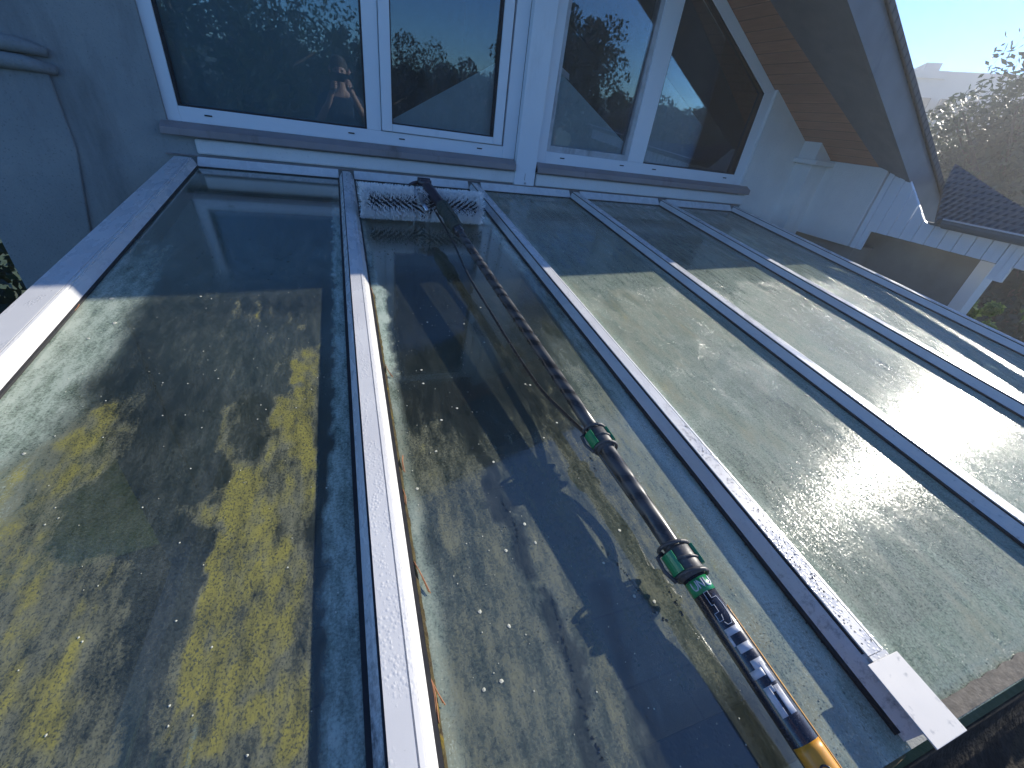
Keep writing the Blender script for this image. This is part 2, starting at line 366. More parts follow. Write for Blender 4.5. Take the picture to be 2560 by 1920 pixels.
def glass(x0, x1, zb, zt, y, tilt, name, parent, poly=None, yaw=0):
    t = math.tan(R(tilt)); k = math.tan(R(yaw)); xm = (x0+x1)/2
    pts = poly or [(x0, zb), (x1, zb), (x1, zt), (x0, zt)]
    a = [Vector((x, y - (z-zb)*t + (x-xm)*k, z)) for x, z in pts]
    m = MB(); m.prism(a, (0, .006, 0)); return m.build(name, M['glass'], parent)
glass(-.742, .128, .250, TOPZ-.07, .066, 1.8, 'pane', uL)
glass(.263, .858, .2905, TOPZ-.08, .062, 1.8, 'pane', uL)
# right window unit -----------------------------------------------
FT = lambda x: z0(x) - .004                    # outer edge of the slanted head
GT = lambda x: z0(x) - .082
w2 = MB()
w2.box((1.160, .02, .180), (1.228, .10, TOPZ)); w2.box((1.228, .02, .180), (2.932, .10, .2505))
w2.box((1.852, .02, .2505), (1.982, .10, GT(1.982)))
w2.prism([(2.846, .02, .2505), (2.932, .02, .2505), (2.932, .02, FT(2.932)), (2.846, .02, GT(2.846))], (0, .08, 0))
w2.prism([(2.932, .02, FT(2.932)), (2.846, .02, GT(2.846)), (1.982, .02, GT(1.982)), (1.852, .02, GT(1.852)), (1.0, .02, GT(1.0)), (1.0, .02, FT(1.0))], (0, .08, 0))
uR = w2.build('window', M['pvc'], house, bevel=.003)
uR['label'] = 'window unit right of the pillar with a slanted head under the roof'
sc = MB()
for (a, b, c, d) in ((1.228, 1.254, .2505, 1.7), (1.824, 1.852, .2505, GT(1.85)), (1.254, 1.824, .2505, .286)): sc.box((a, .030, c), (b, .09, d))
sc.build('screen_frame', M['pvc_dirty'], uR, bevel=.002)
rb = MB()
for (a, b, c, d) in ((1.982, 1.987, .2505, GT(1.99)), (2.838, 2.846, .2505, GT(2.846)), (1.987, 2.838, .2505, .2555)): rb.box((a, .026, c), (b, .07, d))
rb.prism([(2.846, .026, GT(2.846)), (2.846, .026, GT(2.846)-.008), (1.982, .026, GT(1.982)-.008), (1.982, .026, GT(1.982))], (0, .05, 0))
rb.build('gasket', M['rubber'], uR)
glass(1.254, 1.824, .286, 1.4, .070, 2.2, 'pane', uR, poly=[(1.254, .286), (1.824, .286), (1.824, GT(1.824)), (1.254, GT(1.254))])
glass(1.982, 2.846, .2505, 1, .066, 1.8, 'pane', uR, poly=[(1.982, .2505), (2.846, .2505), (2.846, GT(2.846)), (1.982, GT(1.982))])
for un, xs in ((uL, (-.622, .044, .316, .779)), (uR, (1.346, 1.811, 2.086, 2.756))):
    for x in xs:
        d = MB(); d.box((x-.016, .0165, .2185), (x+.016, .0195, .2245)); d.build('drain_slot', M['dark_slot'], un)
# pillar between them
pl = MB(); pl.prism([(1.012, .02, .04), (1.012, -.03, .045), (1.150, -.03, .045), (1.160, .02, .04)], (0, 0, 1.75))
plo = pl.build('pillar', M['pvc'], house, bevel=.004)
sr = MB(); sr.tube([(1.085, -.031, .058), (1.085, -.036, .058)], .006, 10); sr.box((1.079, -.0325, .075), (1.0815, -.0305, .115)); sr.build('screw', M['steel'], plo)
# sills
def sill(x0, x1):
    m = MB(); m.prism([(x0, .02, .183), (x0, .0, .183), (x0, -.048, .160), (x0, -.050, .130), (x0, -.044, .126), (x0, -.040, .150), (x0, .02, .160)], (x1-x0, 0, 0))
    return m.build('sill', M['sill'], house, bevel=.0015)
sill(-.822, 1.006); sill(1.156, 2.995)
# roof over the gable: slab, plank soffit, boxed verge
rf = MB(); ye = -.765
def rake(xa, xb, sgn=1):
    def q(x, y, dz): return Vector((x, y, (z0(x) if sgn > 0 else z0(2*RX - x)) + dz))
    return q
q = rake(0, 0)
XE = 4.3
sf = MB()
inner = [(XE, -.60), (3.58, -.53), (2.41, -.29), (1.5, -.15), (RX, -.15)]
top = [q(x, y, -.0005*0) for x, y in inner]; back = [q(x, .35, 0) for x, y in inner]
for i in range(len(inner)-1):
    sf.add([top[i], top[i+1], back[i+1], back[i]], [(0, 1, 2, 3)])
    sf.add([top[i]+Vector((0, 0, .02)), top[i+1]+Vector((0, 0, .02)), back[i+1]+Vector((0, 0, .02)), back[i]+Vector((0, 0, .02))], [(0, 1, 2, 3)])
sf.build('soffit', M['soffit'], house)
vb = MB()
for i in range(len(inner)-1):
    (xa, ya), (xb, yb) = inner[i], inner[i+1]
    A = [q(xa, ya+.004, -.004), q(xa, ye+.02, -.062), q(xa, ye, -.062), q(xa, ye, .116), q(xa, ya+.004, .116)]
    B = [q(xb, yb+.004, -.004), q(xb, ye+.02, -.062), q(xb, ye, -.062), q(xb, ye, .116), q(xb, yb+.004, .116)]
    n = 5; fs = [(k, (k+1) % n, n+(k+1) % n, n+k) for k in range(n)]
    vb.add(A+B, fs + ([tuple(range(n))] if i == 0 else []))
vb.build('verge_board', M['fascia'], house)
rt = MB(); A = [q(XE+.1, ye-.02, .118), q(RX, ye-.02, .118), q(RX, 7, .118), q(XE+.1, 7, .118)]
rt.prism(A, (0, 0, .035)); A = [Vector((2*RX-p.x, p.y, p.z)) for p in A]; rt.prism(A, (0, 0, .035))
rt.prism([q(RX, -.15, .0)+Vector((-.01,0,0)), Vector((-3.4, -.15, z0(2.2))), Vector((-3.4, 7, z0(2.2))), q(RX, 7, .0)+Vector((-.01,0,0))], (0, 0, .02))
rt.build('roof', M['tiles'], house)
# dark rooms behind the windows
rm = MB(); rm.box((-1.55, .32, -.2), (1.09, 2.6, 1.9)); rm.box((1.10, .32, -.2), (3.35, 2.6, .45))
def room(x0, x1, ztl, ztr, y1):
    m = MB(); m.prism([(x0, .12, .0), (x1, .12, .0), (x1, .12, ztr), (x0, .12, ztl)], (0, y1, 0))
    m.f = [f for f in m.f if f != tuple(range(4))[::-1]]; m.mi = m.mi[1:]; m.sm = m.sm[1:]
    return m.build('room', M['room_dark'], house)
room(-.85, 1.10, 1.72, 1.72, 1.8); room(1.13, 2.93, z0(1.13)-.05, z0(2.93)-.05, 1.8)
bl = MB(); bl.box((-.80, .105, .19), (.18, .112, 1.7)); bl.build('teal_backing', M['teal_dark'], house)  # teal panel added behind the left pane to tint what shows in it
def reflection_panel(pts, y=.088):  # pale panels set behind the glass to stand in for slanted reflections
    m = MB(); m.prism([(x, y, z) for x, z in pts], (0, .006, 0)); return m.build('slanted_reflection', M['teal_reflection'], house)
reflection_panel([(.255, .27), (.900, .27), (.900, .68), (.255, .30)])
reflection_panel([(1.22, .26), (1.93, .26), (1.90, .32), (1.22, .70)])
reflection_panel([(1.95, .24), (2.93, .24), (2.93, .27), (1.95, .80)])
bc = MB(); bc.prism([(1.268, .082, .70), (1.33, .082, .672), (1.335, .082, .640), (1.30, .082, .655), (1.268, .082, .672)], (0, .005, 0)); bc.build('reflection_end', M['pvc'], house)  # bright tip of the reflection, built as a small white plate

# ---------------------------------------------------------------- wing at the right
wing = thing('house_wing', (3.8, -1.5, -3.1), 'white side wing with board cladding, gutter and dark tiled roof', 'house')
sw = MB()
sw.prism([(3.40, -.15, -3.1), (3.575, -.15, -3.1), (3.575, -.15, z0(3.575)), (3.40, -.15, z0(3.4))], (0, .15, 0))
sw.box((3.575, -.60, -.10), (3.70, -.02, .435))
sw.build('wall', M['plaster2'], wing, bevel=.004)
cp = MB(); cp.box((3.36, -.20, .392), (3.64, -.003, .425)); cp.build('pilaster_cap', M['plaster2'], wing, bevel=.004)
lw = MB(); lw.box((3.90, -1.25, -3.1), (4.10, -.4, .10)); lw.box((3.66, -.6, -3.1), (3.9, -.05, -.105))
lw.build('lower_wall', M['concrete'], wing)
cs = MB(); cs.box((3.885, -1.33, -3.1), (4.0, -1.252, .07)); cs.build('corner_post', M['pvc'], wing)
bo = MB()                                       # real boards with shadow gaps
y = -.615; k = 0
while y > -3.6:
    yb = y - .036
    zt = max(.155, .475 - (abs(y) - .67)*1.0); zt2 = max(.155, .475 - (abs(yb) - .67)*1.0); xb = 3.58 + (k % 2)*.008
    zb = -.10 if y > -.66 else (-.055 if -1.49 < y < -1.42 else .035)
    bo.prism([(xb, y, zb), (xb, yb, zb), (xb, yb, zt2), (xb, y, zt)], (3.605-xb, 0, 0)); y = yb - .0035; k += 1
bo.build('cladding', M['pvc'], wing)
bb = MB(); bb.box((3.606, -3.6, .03), (3.64, -.63, .17)); bb.build('cladding_batten', M['concrete'], wing)
tc = MB()
def tz(x): return .215 + (x-3.55)*.62
poly = [(3.53, -1.06), (3.83, -.84), (4.05, -.71), (3.78, -1.24), (3.73, -1.36), (3.66, -1.75), (3.62, -2.4), (3.53, -3.6)]
tc.prism([(x, y, tz(x)) for x, y in poly], (0, 0, -.03))
tc.build('roof', M['tiles'], wing)
gt = MB(); n = 9
ring = [(3.515 - .045*math.cos(math.pi*i/(n-1)), .205 - .05*math.sin(math.pi*i/(n-1))) for i in range(n)]
ring2 = [(3.515 - .041*math.cos(math.pi*i/(n-1)), .206 - .046*math.sin(math.pi*i/(n-1))) for i in range(n)][::-1]
gt.prism([(x, -1.12, z) for x, z in ring + ring2], (0, -2.5, 0)); gt.build('gutter', M['fascia'], wing)
gc = MB(); gc.tube([(3.472, -1.12, .208), (3.472, -3.6, .208)], .005, 6); gc.build('gutter_rim', M['pvc'], wing)

# ---------------------------------------------------------------- glass roof
XR = [-.745, 0.0, .750, 1.462, 2.206, 2.918]
LV = 2.825
roof = thing('glass_roof', (1.1, -1.4, -.16), 'lean-to glass roof with six pale rafters and dirty wet panes', 'glass roof')
WB, WT, HC = .078, .040, .038
def rafter(X, i):
    w = WB/2; t = WT/2
    bar = MB(); ex = .032 if i == 0 else 0
    pr = [(-w-ex, .0), (-w-ex, .004), (-t-.004-ex, HC-.006), (t+.004, HC-.006), (w, .004), (w, .0)]
    bar.prism([P(X+a, .035, b) for a, b in pr], P(0, LV-.045, 0), 0)
    # finer rings so that grime can follow the rafter
    bar = MB(); nseg = 60; rings = []
    for k in range(nseg+1):
        v = .035 + (LV-.045)*k/nseg; rings += [P(X+a, v, b) for a, b in pr]
    n = len(pr); fs = [(s*n+j, s*n+(j+1) % n, (s+1)*n+(j+1) % n, (s+1)*n+j) for s in range(nseg) for j in range(n)]
    bar.add(rings, fs + [tuple(range(n))[::-1], tuple(nseg*n+j for j in range(n))])
    o = bar.build('rafter', M['frame'], roof)
    o['label'] = ['leftmost rafter, along the plaster wall', 'second rafter from the left, straight below the camera', 'third rafter from the left, ending in a loose pale plate',
                  'fourth rafter from the left', 'fifth rafter from the left', 'rightmost rafter, next to the side wing'][i]
    at = o.data.attributes.new('grime', 'FLOAT', 'POINT'); off = origin(roof)
    vals = []
    for vtx in o.data.vertices:
        p = vtx.co + off; v = -(p.dot(DV)); u = p.x - X
        gr = 0.0
        if u < -.02 and i in (1,): gr = max(0, (v-2.1)/.6)*.75
        if u < -.02 and i in (2, 3): gr = .12 + max(0, (v-2.0)/.8)*.30
        vals.append(gr)
    at.data.foreach_set('value', vals)
    cv = MB(); ln = 2.715 - .03
    cv.prism([P(X+a, .03, b) for a, b in ((-t-ex, HC-.006), (-t-ex, HC), (t-.0075, HC), (t-.0075, HC-.0025), (t-.005, HC-.0025), (t-.005, HC), (t+.001, HC-.001), (t+.001, HC-.006))], P(0, ln, 0)-P(0, 0, 0))
    cv.build('cover_strip', M['frame'], o)
    gk = MB()
    gk.box((X-w-ex-.007, .04, .0005), (X-w-ex+.001, LV-.02, .006), T=P); gk.box((X+w-.001, .04, .0005), (X+w+.006, LV-.02, .006), T=P)
    gk.box((X-t-ex-.0035, .03, HC-.0075), (X-t-ex, 2.71, HC-.003), T=P)
    gk.build('gasket', M['rubber'], o)
    ib = MB(); ib.box((X-.028, .02, -.10), (X+.028, LV-.08, -.0095), T=P); ib.build('inner_beam', M['pvc'], o, bevel=.003)
    pt = MB(); pt.box((X-.020, 2.716, HC-.004), (X+.021, 2.742, HC+.0005), T=P)
    pt.build('cover_clip', M['frame'], o)
    pt = MB(); a0 = (X-.041, 2.722); pt.box((X-.040, 2.724, HC+.002), (X+.036, 2.832, HC+.0045), T=P)
    pt.build('end_plate', M['plate'], o, bevel=.0008)
    return o
for i, X in enumerate(XR): rafter(X, i)
# top bar pieces between rafters
for i in range(5):
    a, b = XR[i]+WB/2+.002, XR[i+1]-WB/2-.002
    m = MB(); m.prism([P(a, .000, .0), P(a, .000, .038), P(a, .012, .040), P(a, .048, .012), P(a, .050, .0)], (b-a, 0, 0)); m.build('top_bar', M['frame'], roof, bevel=.0015)
    m = MB(); m.box((a, .0502, .0005), (b, .056, .005), T=P); m.build('top_gasket', M['rubber'], roof)
ft = MB(); ft.box((XR[0]-.09, -.004, .0395), (XR[5]+.04, .012, .0425), T=P); ft.build('sealant_line', M['sill'], roof)
of = MB(); of.box((XR[0]-.075, .0, -.06), (XR[0]-.0725, LV-.02, .008), T=P); of.build('side_flange', M['frame'], roof)

POLY = {"Y1": [[-0.154, 1.686], [-0.114, 1.667], [-0.099, 1.806], [-0.11, 1.913], [-0.126, 1.982], [-0.107, 2.089], [-0.116, 2.181], [-0.126, 2.25], [-0.118, 2.355], [-0.119, 2.439], [-0.174, 2.488], [-0.212, 2.518], [-0.257, 2.485], [-0.279, 2.442], [-0.281, 2.383], [-0.265, 2.333], [-0.282, 2.267], [-0.262, 2.22], [-0.266, 2.171], [-0.292, 2.124], [-0.217, 2.081], [-0.199, 2.006], [-0.198, 1.917], [-0.163, 1.854], [-0.169, 1.739]],
 "Y2": [[-0.521, 1.871], [-0.497, 1.867], [-0.468, 1.962], [-0.461, 2.047], [-0.465, 2.11], [-0.465, 2.166], [-0.451, 2.235], [-0.469, 2.275], [-0.512, 2.29], [-0.64, 2.25], [-0.66, 2.05], [-0.626, 2.017], [-0.577, 1.981], [-0.549, 1.923]],
 "Y3": [[-0.302, 1.887], [-0.286, 1.873], [-0.264, 1.96], [-0.264, 2.035], [-0.228, 2.091], [-0.228, 2.158], [-0.256, 2.193], [-0.285, 2.258], [-0.282, 2.321], [-0.309, 2.292], [-0.32, 2.198], [-0.292, 2.145], [-0.292, 2.055], [-0.307, 1.988]],
 "Y4": [[-0.348, 1.424], [-0.333, 1.424], [-0.32, 1.546], [-0.329, 1.545]], "Y5": [[-0.296, 1.434], [-0.279, 1.425], [-0.271, 1.573], [-0.285, 1.547]], "Y6": [[-0.215, 1.511], [-0.193, 1.504], [-0.183, 1.565], [-0.204, 1.572]], "Y7": [[-0.167, 1.591], [-0.143, 1.58], [-0.142, 1.62], [-0.163, 1.628]],
 "D1": [[-0.459, 1.801], [-0.328, 1.781], [-0.293, 1.888], [-0.299, 2.016], [-0.294, 2.09], [-0.307, 2.142], [-0.323, 2.183], [-0.357, 2.216], [-0.386, 2.243], [-0.421, 2.242], [-0.448, 2.228], [-0.455, 2.15], [-0.458, 2.059], [-0.457, 1.989]],
 "D2": [[-0.376, 2.237], [-0.314, 2.208], [-0.28, 2.251], [-0.281, 2.343], [-0.294, 2.385], [-0.341, 2.367], [-0.369, 2.306]], "D3": [[-0.326, 2.383], [-0.283, 2.389], [-0.27, 2.471], [-0.267, 2.545], [-0.3, 2.535], [-0.309, 2.47]],
 "GR": [[-0.70, 2.25], [-0.451, 2.235], [-0.382, 2.235], [-0.339, 2.373], [-0.276, 2.337], [-0.12, 2.438], [-0.09, 2.532], [-0.087, 2.83], [-0.70, 2.83]], "Y8": [[-0.257, 2.485], [-0.174, 2.488], [-0.108, 2.448], [-0.089, 2.6], [-0.243, 2.553]],
 "S1": [[0.103, 2.048], [0.142, 2.039], [0.149, 2.235], [0.14, 2.376], [0.152, 2.483], [0.136, 2.486], [0.111, 2.411], [0.1, 2.32], [0.097, 2.213]],
 "S2": [[0.636, 1.816], [0.664, 1.891], [0.655, 2.074], [0.65, 2.236], [0.645, 2.38], [0.64, 2.525], [0.64, 2.699], [0.64, 2.781], [0.527, 2.789], [0.527, 2.701], [0.525, 2.581], [0.529, 2.448], [0.534, 2.275], [0.564, 2.08]],
 "S3": [[0.279, 2.285], [0.305, 2.324], [0.306, 2.396], [0.279, 2.436], [0.247, 2.401]], "S4": [[0.302, 2.467], [0.311, 2.575], [0.31, 2.65], [0.304, 2.721], [0.273, 2.711], [0.264, 2.648], [0.259, 2.561]],
 "C1": [[0.256, 1.311], [0.407, 1.27], [0.326, 1.606], [0.268, 1.947], [0.223, 2.076], [0.152, 1.984], [0.142, 1.79], [0.172, 1.541]], "M1": [[0.045, 1.277], [0.09, 1.416], [0.072, 1.74], [0.06, 1.862], [0.041, 1.737], [0.04, 1.477]]}
def sdf(poly, U, V):                            # signed distance, positive inside
    d = np.full(U.shape, 1e9); s = np.zeros(U.shape, bool); n = len(poly)
    for i in range(n):
        ax, ay = poly[i]; bx, by = poly[(i+1) % n]; ex, ey = bx-ax, by-ay
        t = np.clip(((U-ax)*ex + (V-ay)*ey)/(ex*ex+ey*ey+1e-12), 0, 1)
        d = np.minimum(d, np.hypot(U-ax-t*ex, V-ay-t*ey))
        c = (ay > V) != (by > V)
        xx = ax + (V-ay)*ex/(ey if abs(ey) > 1e-9 else 1e-9)
        s ^= c & (U < xx)
    return np.where(s, d, -d)
def sstep(x, a, b): t = np.clip((x-a)/(b-a), 0, 1); return t*t*(3-2*t)
def fbm(U, V, sc, seed, an=1.0):
    f = np.frompyfunc(lambda a, b: mnoise.fractal(Vector((a*sc, b*sc*an, seed)), 1.0, 2.0, 4), 2, 1)
    return f(U, V).astype(float)
def pane(i):
    x0, x1 = XR[i]+WB/2-.004, XR[i+1]-WB/2+.004; v0, v1 = .03, LV
    st = .0075 if i < 2 else .014
    nx, ny = int((x1-x0)/st), int((v1-v0)/st)
    us = np.linspace(x0, x1, nx+1); vs = np.linspace(v0, v1, ny+1); U, V = np.meshgrid(us, vs)
    n1 = fbm(U, V, 14, i*3.1, .45); n2 = fbm(U, V, 45, i*5.7+9, .5); n3 = fbm(U, V, 4, i*2.3+4, .5)
    Uw = U + n1*.026 + n2*.012; Vw = V + fbm(U, V, 20, i+50)*.03
    A = np.zeros(U.shape); K = np.zeros(U.shape); Wt = np.full(U.shape, .3)
    dl, dr = U-x0, x1-U
    if i == 0:
        K += .95*sstep(.16+n1*.03+.03*V/2.8-dl, .0, .10)*sstep(V, .9, 1.5) + .25*sstep(.05-dl, 0, .05)
        K += .80*sstep(.050+.016*sstep(V, 1.9, 2.3)+n2*.012-dr, 0, .015)*sstep(V, .1, .9)
        Wt = .3 + .65*sstep(1.35-V, 0, .15); K += .12*sstep(.4-V, 0, .3) + (.17+.12*n3)*sstep(1.5-V, 0, .3)  # extra film within the house shadow paints the shaded glass lighter
        for nme, lv, fz in (('Y1', .92, .022), ('Y2', .86, .04), ('Y3', .80, .015), ('Y4', .72, .012), ('Y5', .78, .012), ('Y6', .8, .01), ('Y7', .8, .01), ('GR', .74, .06), ('Y8', .92, .05)):
            s = sdf(POLY[nme], Uw, Vw); A = np.maximum(A, lv*sstep(s, -fz, fz*.6))
        A = np.maximum(A, (.08+.42*n3+.16*sstep(V, 2.1, 2.5))*sstep(V, 1.25, 1.7)*sstep(dr, .05, .09))
        A *= (1 + .25*n2)
        for nme in ('D1', 'D2', 'D3'):
            s = sdf(POLY[nme], Uw + n1*.02 + n3*.03, Vw + n3*.05); mk = sstep(s, -.022, .012)*(1.0 if nme != 'D3' else .5); A = A*(1-mk) - .55*mk; K *= 1 - .9*mk
        e_ = 1-sstep(dr+n2*.006, .060, .078); A = A*(1-e_) - .5*e_
        A *= 1-.6*sstep(.12-dl, 0, .1)
        K += .10*sstep(V, 1.4, 1.6)*(n3*.8+.5)
    elif i == 1:
        K += .55*sstep(.05-dl+n1*.012, 0, .03)*sstep(V, .2, 1.2) + .6*sstep(.075+n1*.01-dr, 0, .02)
        K += .25*sstep(.9-V+n1*.3, 0, .6)
        K += .9*sstep(sdf(POLY['M1'], Uw, Vw), -.012, .004)
        K += .17*sstep(V, 1.9, 2.5) + (.14+.1*n3)*sstep(1.3-V, 0, .2)  # upper-end film term lightens the part lying in the house shadow
        for nme, lv, fz in (('S1', .66, .015), ('S2', .74, .06), ('S3', .6, .02), ('S4', .72, .02)):
            s = sdf(POLY[nme], Uw, Vw); A = np.maximum(A, lv*sstep(s, -fz, fz*.6))
        K += .45*sstep(U, .50, .58)*sstep(V, 1.5, 2.1); A = np.maximum(A, .60*sstep(U, .49, .58)*sstep(V, 1.6, 2.1))
        A = np.maximum(A, (.40+.35*n3)*sstep(V, 1.8, 2.2))
        c = sstep(sdf(POLY['C1'], Uw, Vw), -.03, .01); A = A*(1-c)-.5*c; K *= 1-c
        Wt = .35 + .65*sstep(n3+.35*c+.25*np.exp(-((U-.3)/.2)**2), .0, .25)
        Wt = np.maximum(Wt, .95*sstep(1.35-V, 0, .15))
        c = sstep(V, 2.64, 2.70)*sstep(.56-U, 0, .05)*sstep(U, .25, .34); A *= 1-c; K *= 1-.8*c; Wt = np.maximum(Wt, c)
        # tracks where water has run and washed the dirt away
        for tr in ([(.257, 2.48), (.252, 2.531), (.245, 2.583), (.244, 2.619), (.239, 2.656), (.243, 2.7), (.25, 2.83)],
                   [(.343, 2.49), (.354, 2.521), (.336, 2.568), (.328, 2.613), (.326, 2.643), (.329, 2.683), (.335, 2.83)],
                   [(.215, 2.05), (.235, 2.2), (.227, 2.274), (.24, 2.342), (.229, 2.388), (.235, 2.43)]):
            d = np.full(U.shape, 1e9)
            for a, b in zip(tr[:-1], tr[1:]):
                ex, ey = b[0]-a[0], b[1]-a[1]; tt = np.clip(((Uw-a[0])*ex+(Vw-a[1])*ey)/(ex*ex+ey*ey), 0, 1)
                d = np.minimum(d, np.hypot(Uw-a[0]-tt*ex, Vw-a[1]-tt*ey))
            c = sstep(.018-d, 0, .006); A = A*(1-c)-.4*c; K *= 1-.8*c; Wt = np.maximum(Wt, c)
    else:
        K += .35 + .25*n3 + .35*sstep(.06+n1*.015-dl, 0, .03) + .25*sstep(.05+n1*.01-dr, 0, .02)
        K *= .45 + .55*sstep(V, .5, 1.3)
        A = np.maximum(A, (.26+.30*n3+.1*n1)*sstep(V, .6, 1.2))
        if i == 2: A = np.maximum(A, .60*sstep(n3+.45*np.exp(-((V-1.6)/.4)**2), .15, .5)); K *= 1-.25*sstep(V, 2.0, 2.5)
        Wt = .15 + .3*sstep(n1, .0, .4) + .7*sstep(1.5-V, 0, .5)
    K = np.clip(K, 0, 1.2); A = np.clip(A, -.6, 1.2); Wt = np.clip(Wt, 0, 1)
    co = np.stack([U, -V*math.cos(SL), -V*math.sin(SL)], -1).reshape(-1, 3)
    nv = co.shape[0]; idx = np.arange(nv).reshape(ny+1, nx+1)
    quads = np.stack([idx[1:, :-1], idx[1:, 1:], idx[:-1, 1:], idx[:-1, :-1]], -1).reshape(-1, 4)
    off = np.array(origin(roof)); me = bpy.data.meshes.new('pane')
    under = [P(x0, v1, -.008), P(x1, v1, -.008), P(x1, v0, -.008), P(x0, v0, -.008)]
    verts = np.vstack([co, np.array(under)]) - off
    b = nv; c0, c1, c2, c3 = idx[-1, 0], idx[-1, -1], idx[0, -1], idx[0, 0]
    extra = [(b+3, b+2, b+1, b), (b, b+1, c1, c0), (b+1, b+2, c2, c1), (b+2, b+3, c3, c2), (b+3, b, c0, c3)]
    me.from_pydata(verts.tolist(), [], quads.tolist() + [tuple(int(k) for k in e) for e in extra])
    me.materials.append([M['pane_a'], M['pane_b'], M['pane_c'], M['pane_c'], M['pane_c']][i]); me.materials.append(M['clear_edge'])
    mi = [0]*len(quads) + [1]*5; me.polygons.foreach_set('material_index', mi)
    at = me.attributes.new('dirt', 'FLOAT_COLOR', 'POINT')
    arr = np.ones((nv+4, 4)); arr[:nv, 0] = A.ravel(); arr[:nv, 1] = K.ravel(); arr[:nv, 2] = Wt.ravel(); arr[nv:, :3] = 0
    at.data.foreach_set('color', arr.ravel()); me.update()
    o = bpy.data.objects.new('pane', me); COL.objects.link(o); o.parent = roof
    o['label'] = ['leftmost pane with yellow-green algae patches', 'second pane, half cleaned and wet, under the brush', 'third pane from the left, hazy green', 'fourth pane from the left, hazy', 'rightmost pane, beside the side wing'][i]
    return o
for i in range(5): pane(i)
# moss line along the second rafter and the panes' end
ml = MB(); prev = None
for k in range(160):
    v = 1.4 + 1.42*k/160; wd = .004 + .004*abs(mnoise.noise(Vector((v*30, 0, 0))))
    ml.box((.0455, v, .0008), (.0455+wd, v+.0089, .003), T=P)
ml.build('moss_line', M['lichen'], roof)
ml = MB()
for k in range(90):
    u = .80 + .62*k/90; wd = .02 + .02*abs(mnoise.noise(Vector((u*20, 3, 0))))
    ml.box((u, LV-.006-wd, .0008), (u+.0069, LV-.002, .002), T=P)
ml.build('dirt_edge', surf('grimy_edge', (.16, .14, .11), (.10, .09, .075), 40, .9, bscale=200, bdist=.002), roof)
# eaves beam, posts, gutter below
eb = MB(); eb.box((XR[0]-.04, LV-.125, -.17), (XR[5]+.04, LV-.045, -.0105), T=P); eb.build('eaves_beam', M['frame'], roof, bevel=.003)
for X in XR:
    m = MB(); p = P(X, LV-.085, -.17); m.box((X-.035, p.y-.035, -3.1), (X+.035, p.y+.035, p.z)); m.build('post', M['frame'], roof, bevel=.003)
gut = thing('rain_gutter', (1.1, -2.95, -.5), 'grey half-round rain gutter in front of the glass edge, at the lower right', 'gutter')
m = MB(); n = 13; cy, cz, rr = -2.932, -.405, .113
ring = [(cy - rr*math.cos(math.pi*k/(n-1)), cz - rr*math.sin(math.pi*k/(n-1))) for k in range(n)] + [(cy + (rr-.003)*math.cos(math.pi*k/(n-1)), cz - (rr-.003)*math.sin(math.pi*k/(n-1))) for k in range(n)]
m.prism([(XR[0]-.1, a, b) for a, b in ring], (XR[5]-XR[0]+.2, 0, 0)); m.build('trough', M['carbon_dark'], gut, smooth=True)
m = MB(); m.tube([(XR[0]-.1, cy-rr, cz+.002), (XR[5]+.1, cy-rr, cz+.002)], .009, 10); m.build('rim', M['frame'], gut)
# interior floor, low walls
m = MB(); m.box((XR[0]-.03, -2.78, -3.08), (XR[5]+.03, .0, -2.35)); tag(m.build('interior_floor', M['tile_floor']), kind='structure')
m = MB(); m.box((XR[0]-.10, -2.83, -3.1), (XR[0]-.04, -.002, -1.4)); m.box((XR[5]+.04, -2.83, -3.1), (XR[5]+.10, -.002, -1.4)); m.box((XR[0]-.04, -2.83, -3.1), (XR[5]+.04, -2.785, -1.5))
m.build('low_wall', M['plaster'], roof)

# ---------------------------------------------------------------- cleaning pole with brush
def PT(t):                                      # axis of the pole by distance v
    a, b = (.385, .70, .122), (.516, 2.80, .045)
    k = (t-a[1])/(b[1]-a[1]); return P(a[0]+(b[0]-a[0])*k, t, a[2]+(b[2]-a[2])*k)
pole = thing('cleaning_pole', tuple(P(.33, .66, 0)), 'black carbon pole with a white roller brush lying across the second glass pane', 'cleaning brush')
def carbon():
    m, t, out = new_mat('carbon_weave'); v = pos(t); p = nd(t, 'ShaderNodeBsdfPrincipled')
    wv = nd(t, 'ShaderNodeTexWave'); wv.inputs['Scale'].default_value = 9; wv.inputs['Distortion'].default_value = 5; wv.inputs['Detail'].default_value = 1
    wv.wave_type = 'BANDS'; wv.bands_direction = 'DIAGONAL'; t.links.new(v, wv.inputs['Vector'])
    c = mixc(t, wv.outputs[0], (.028, .028, .028), (.085, .085, .083)); c = mixc(t, mr(t, nz(t, v, 90, 5), .5, .8, 0, .6), c, (.13, .12, .12))
    t.links.new(c, p.inputs['Base Color']); t.links.new(mr(t, wv.outputs[0], 0, 1, .22, .42), p.inputs['Roughness'])
    t.links.new(bump(t, wv.outputs[0], .5, .0015), p.inputs['Normal'])
    t.links.new(p.outputs[0], out.inputs[0]); return m
M['carbon'] = carbon()
M['black_gloss'] = surf('black_gloss_label', (.012, .012, .02), (.02, .02, .03), 20, .25, coat=.6, c3=(.1, .1, .12), c3scale=250)
def seg(v0, v1, r, mat, name='pole_section', n=24):
    m = MB(); m.tube([PT(v0 + (v1-v0)*k/8) for k in range(9)], r, n); return m.build(name, mat, pole)
seg(1.0, 2.24, .0152, M['carbon']); seg(2.20, 2.51, .0172, M['carbon']); seg(2.51, 3.5, .0205, M['black_gloss'])
ax = (PT(2.8)-PT(.8)).normalized()
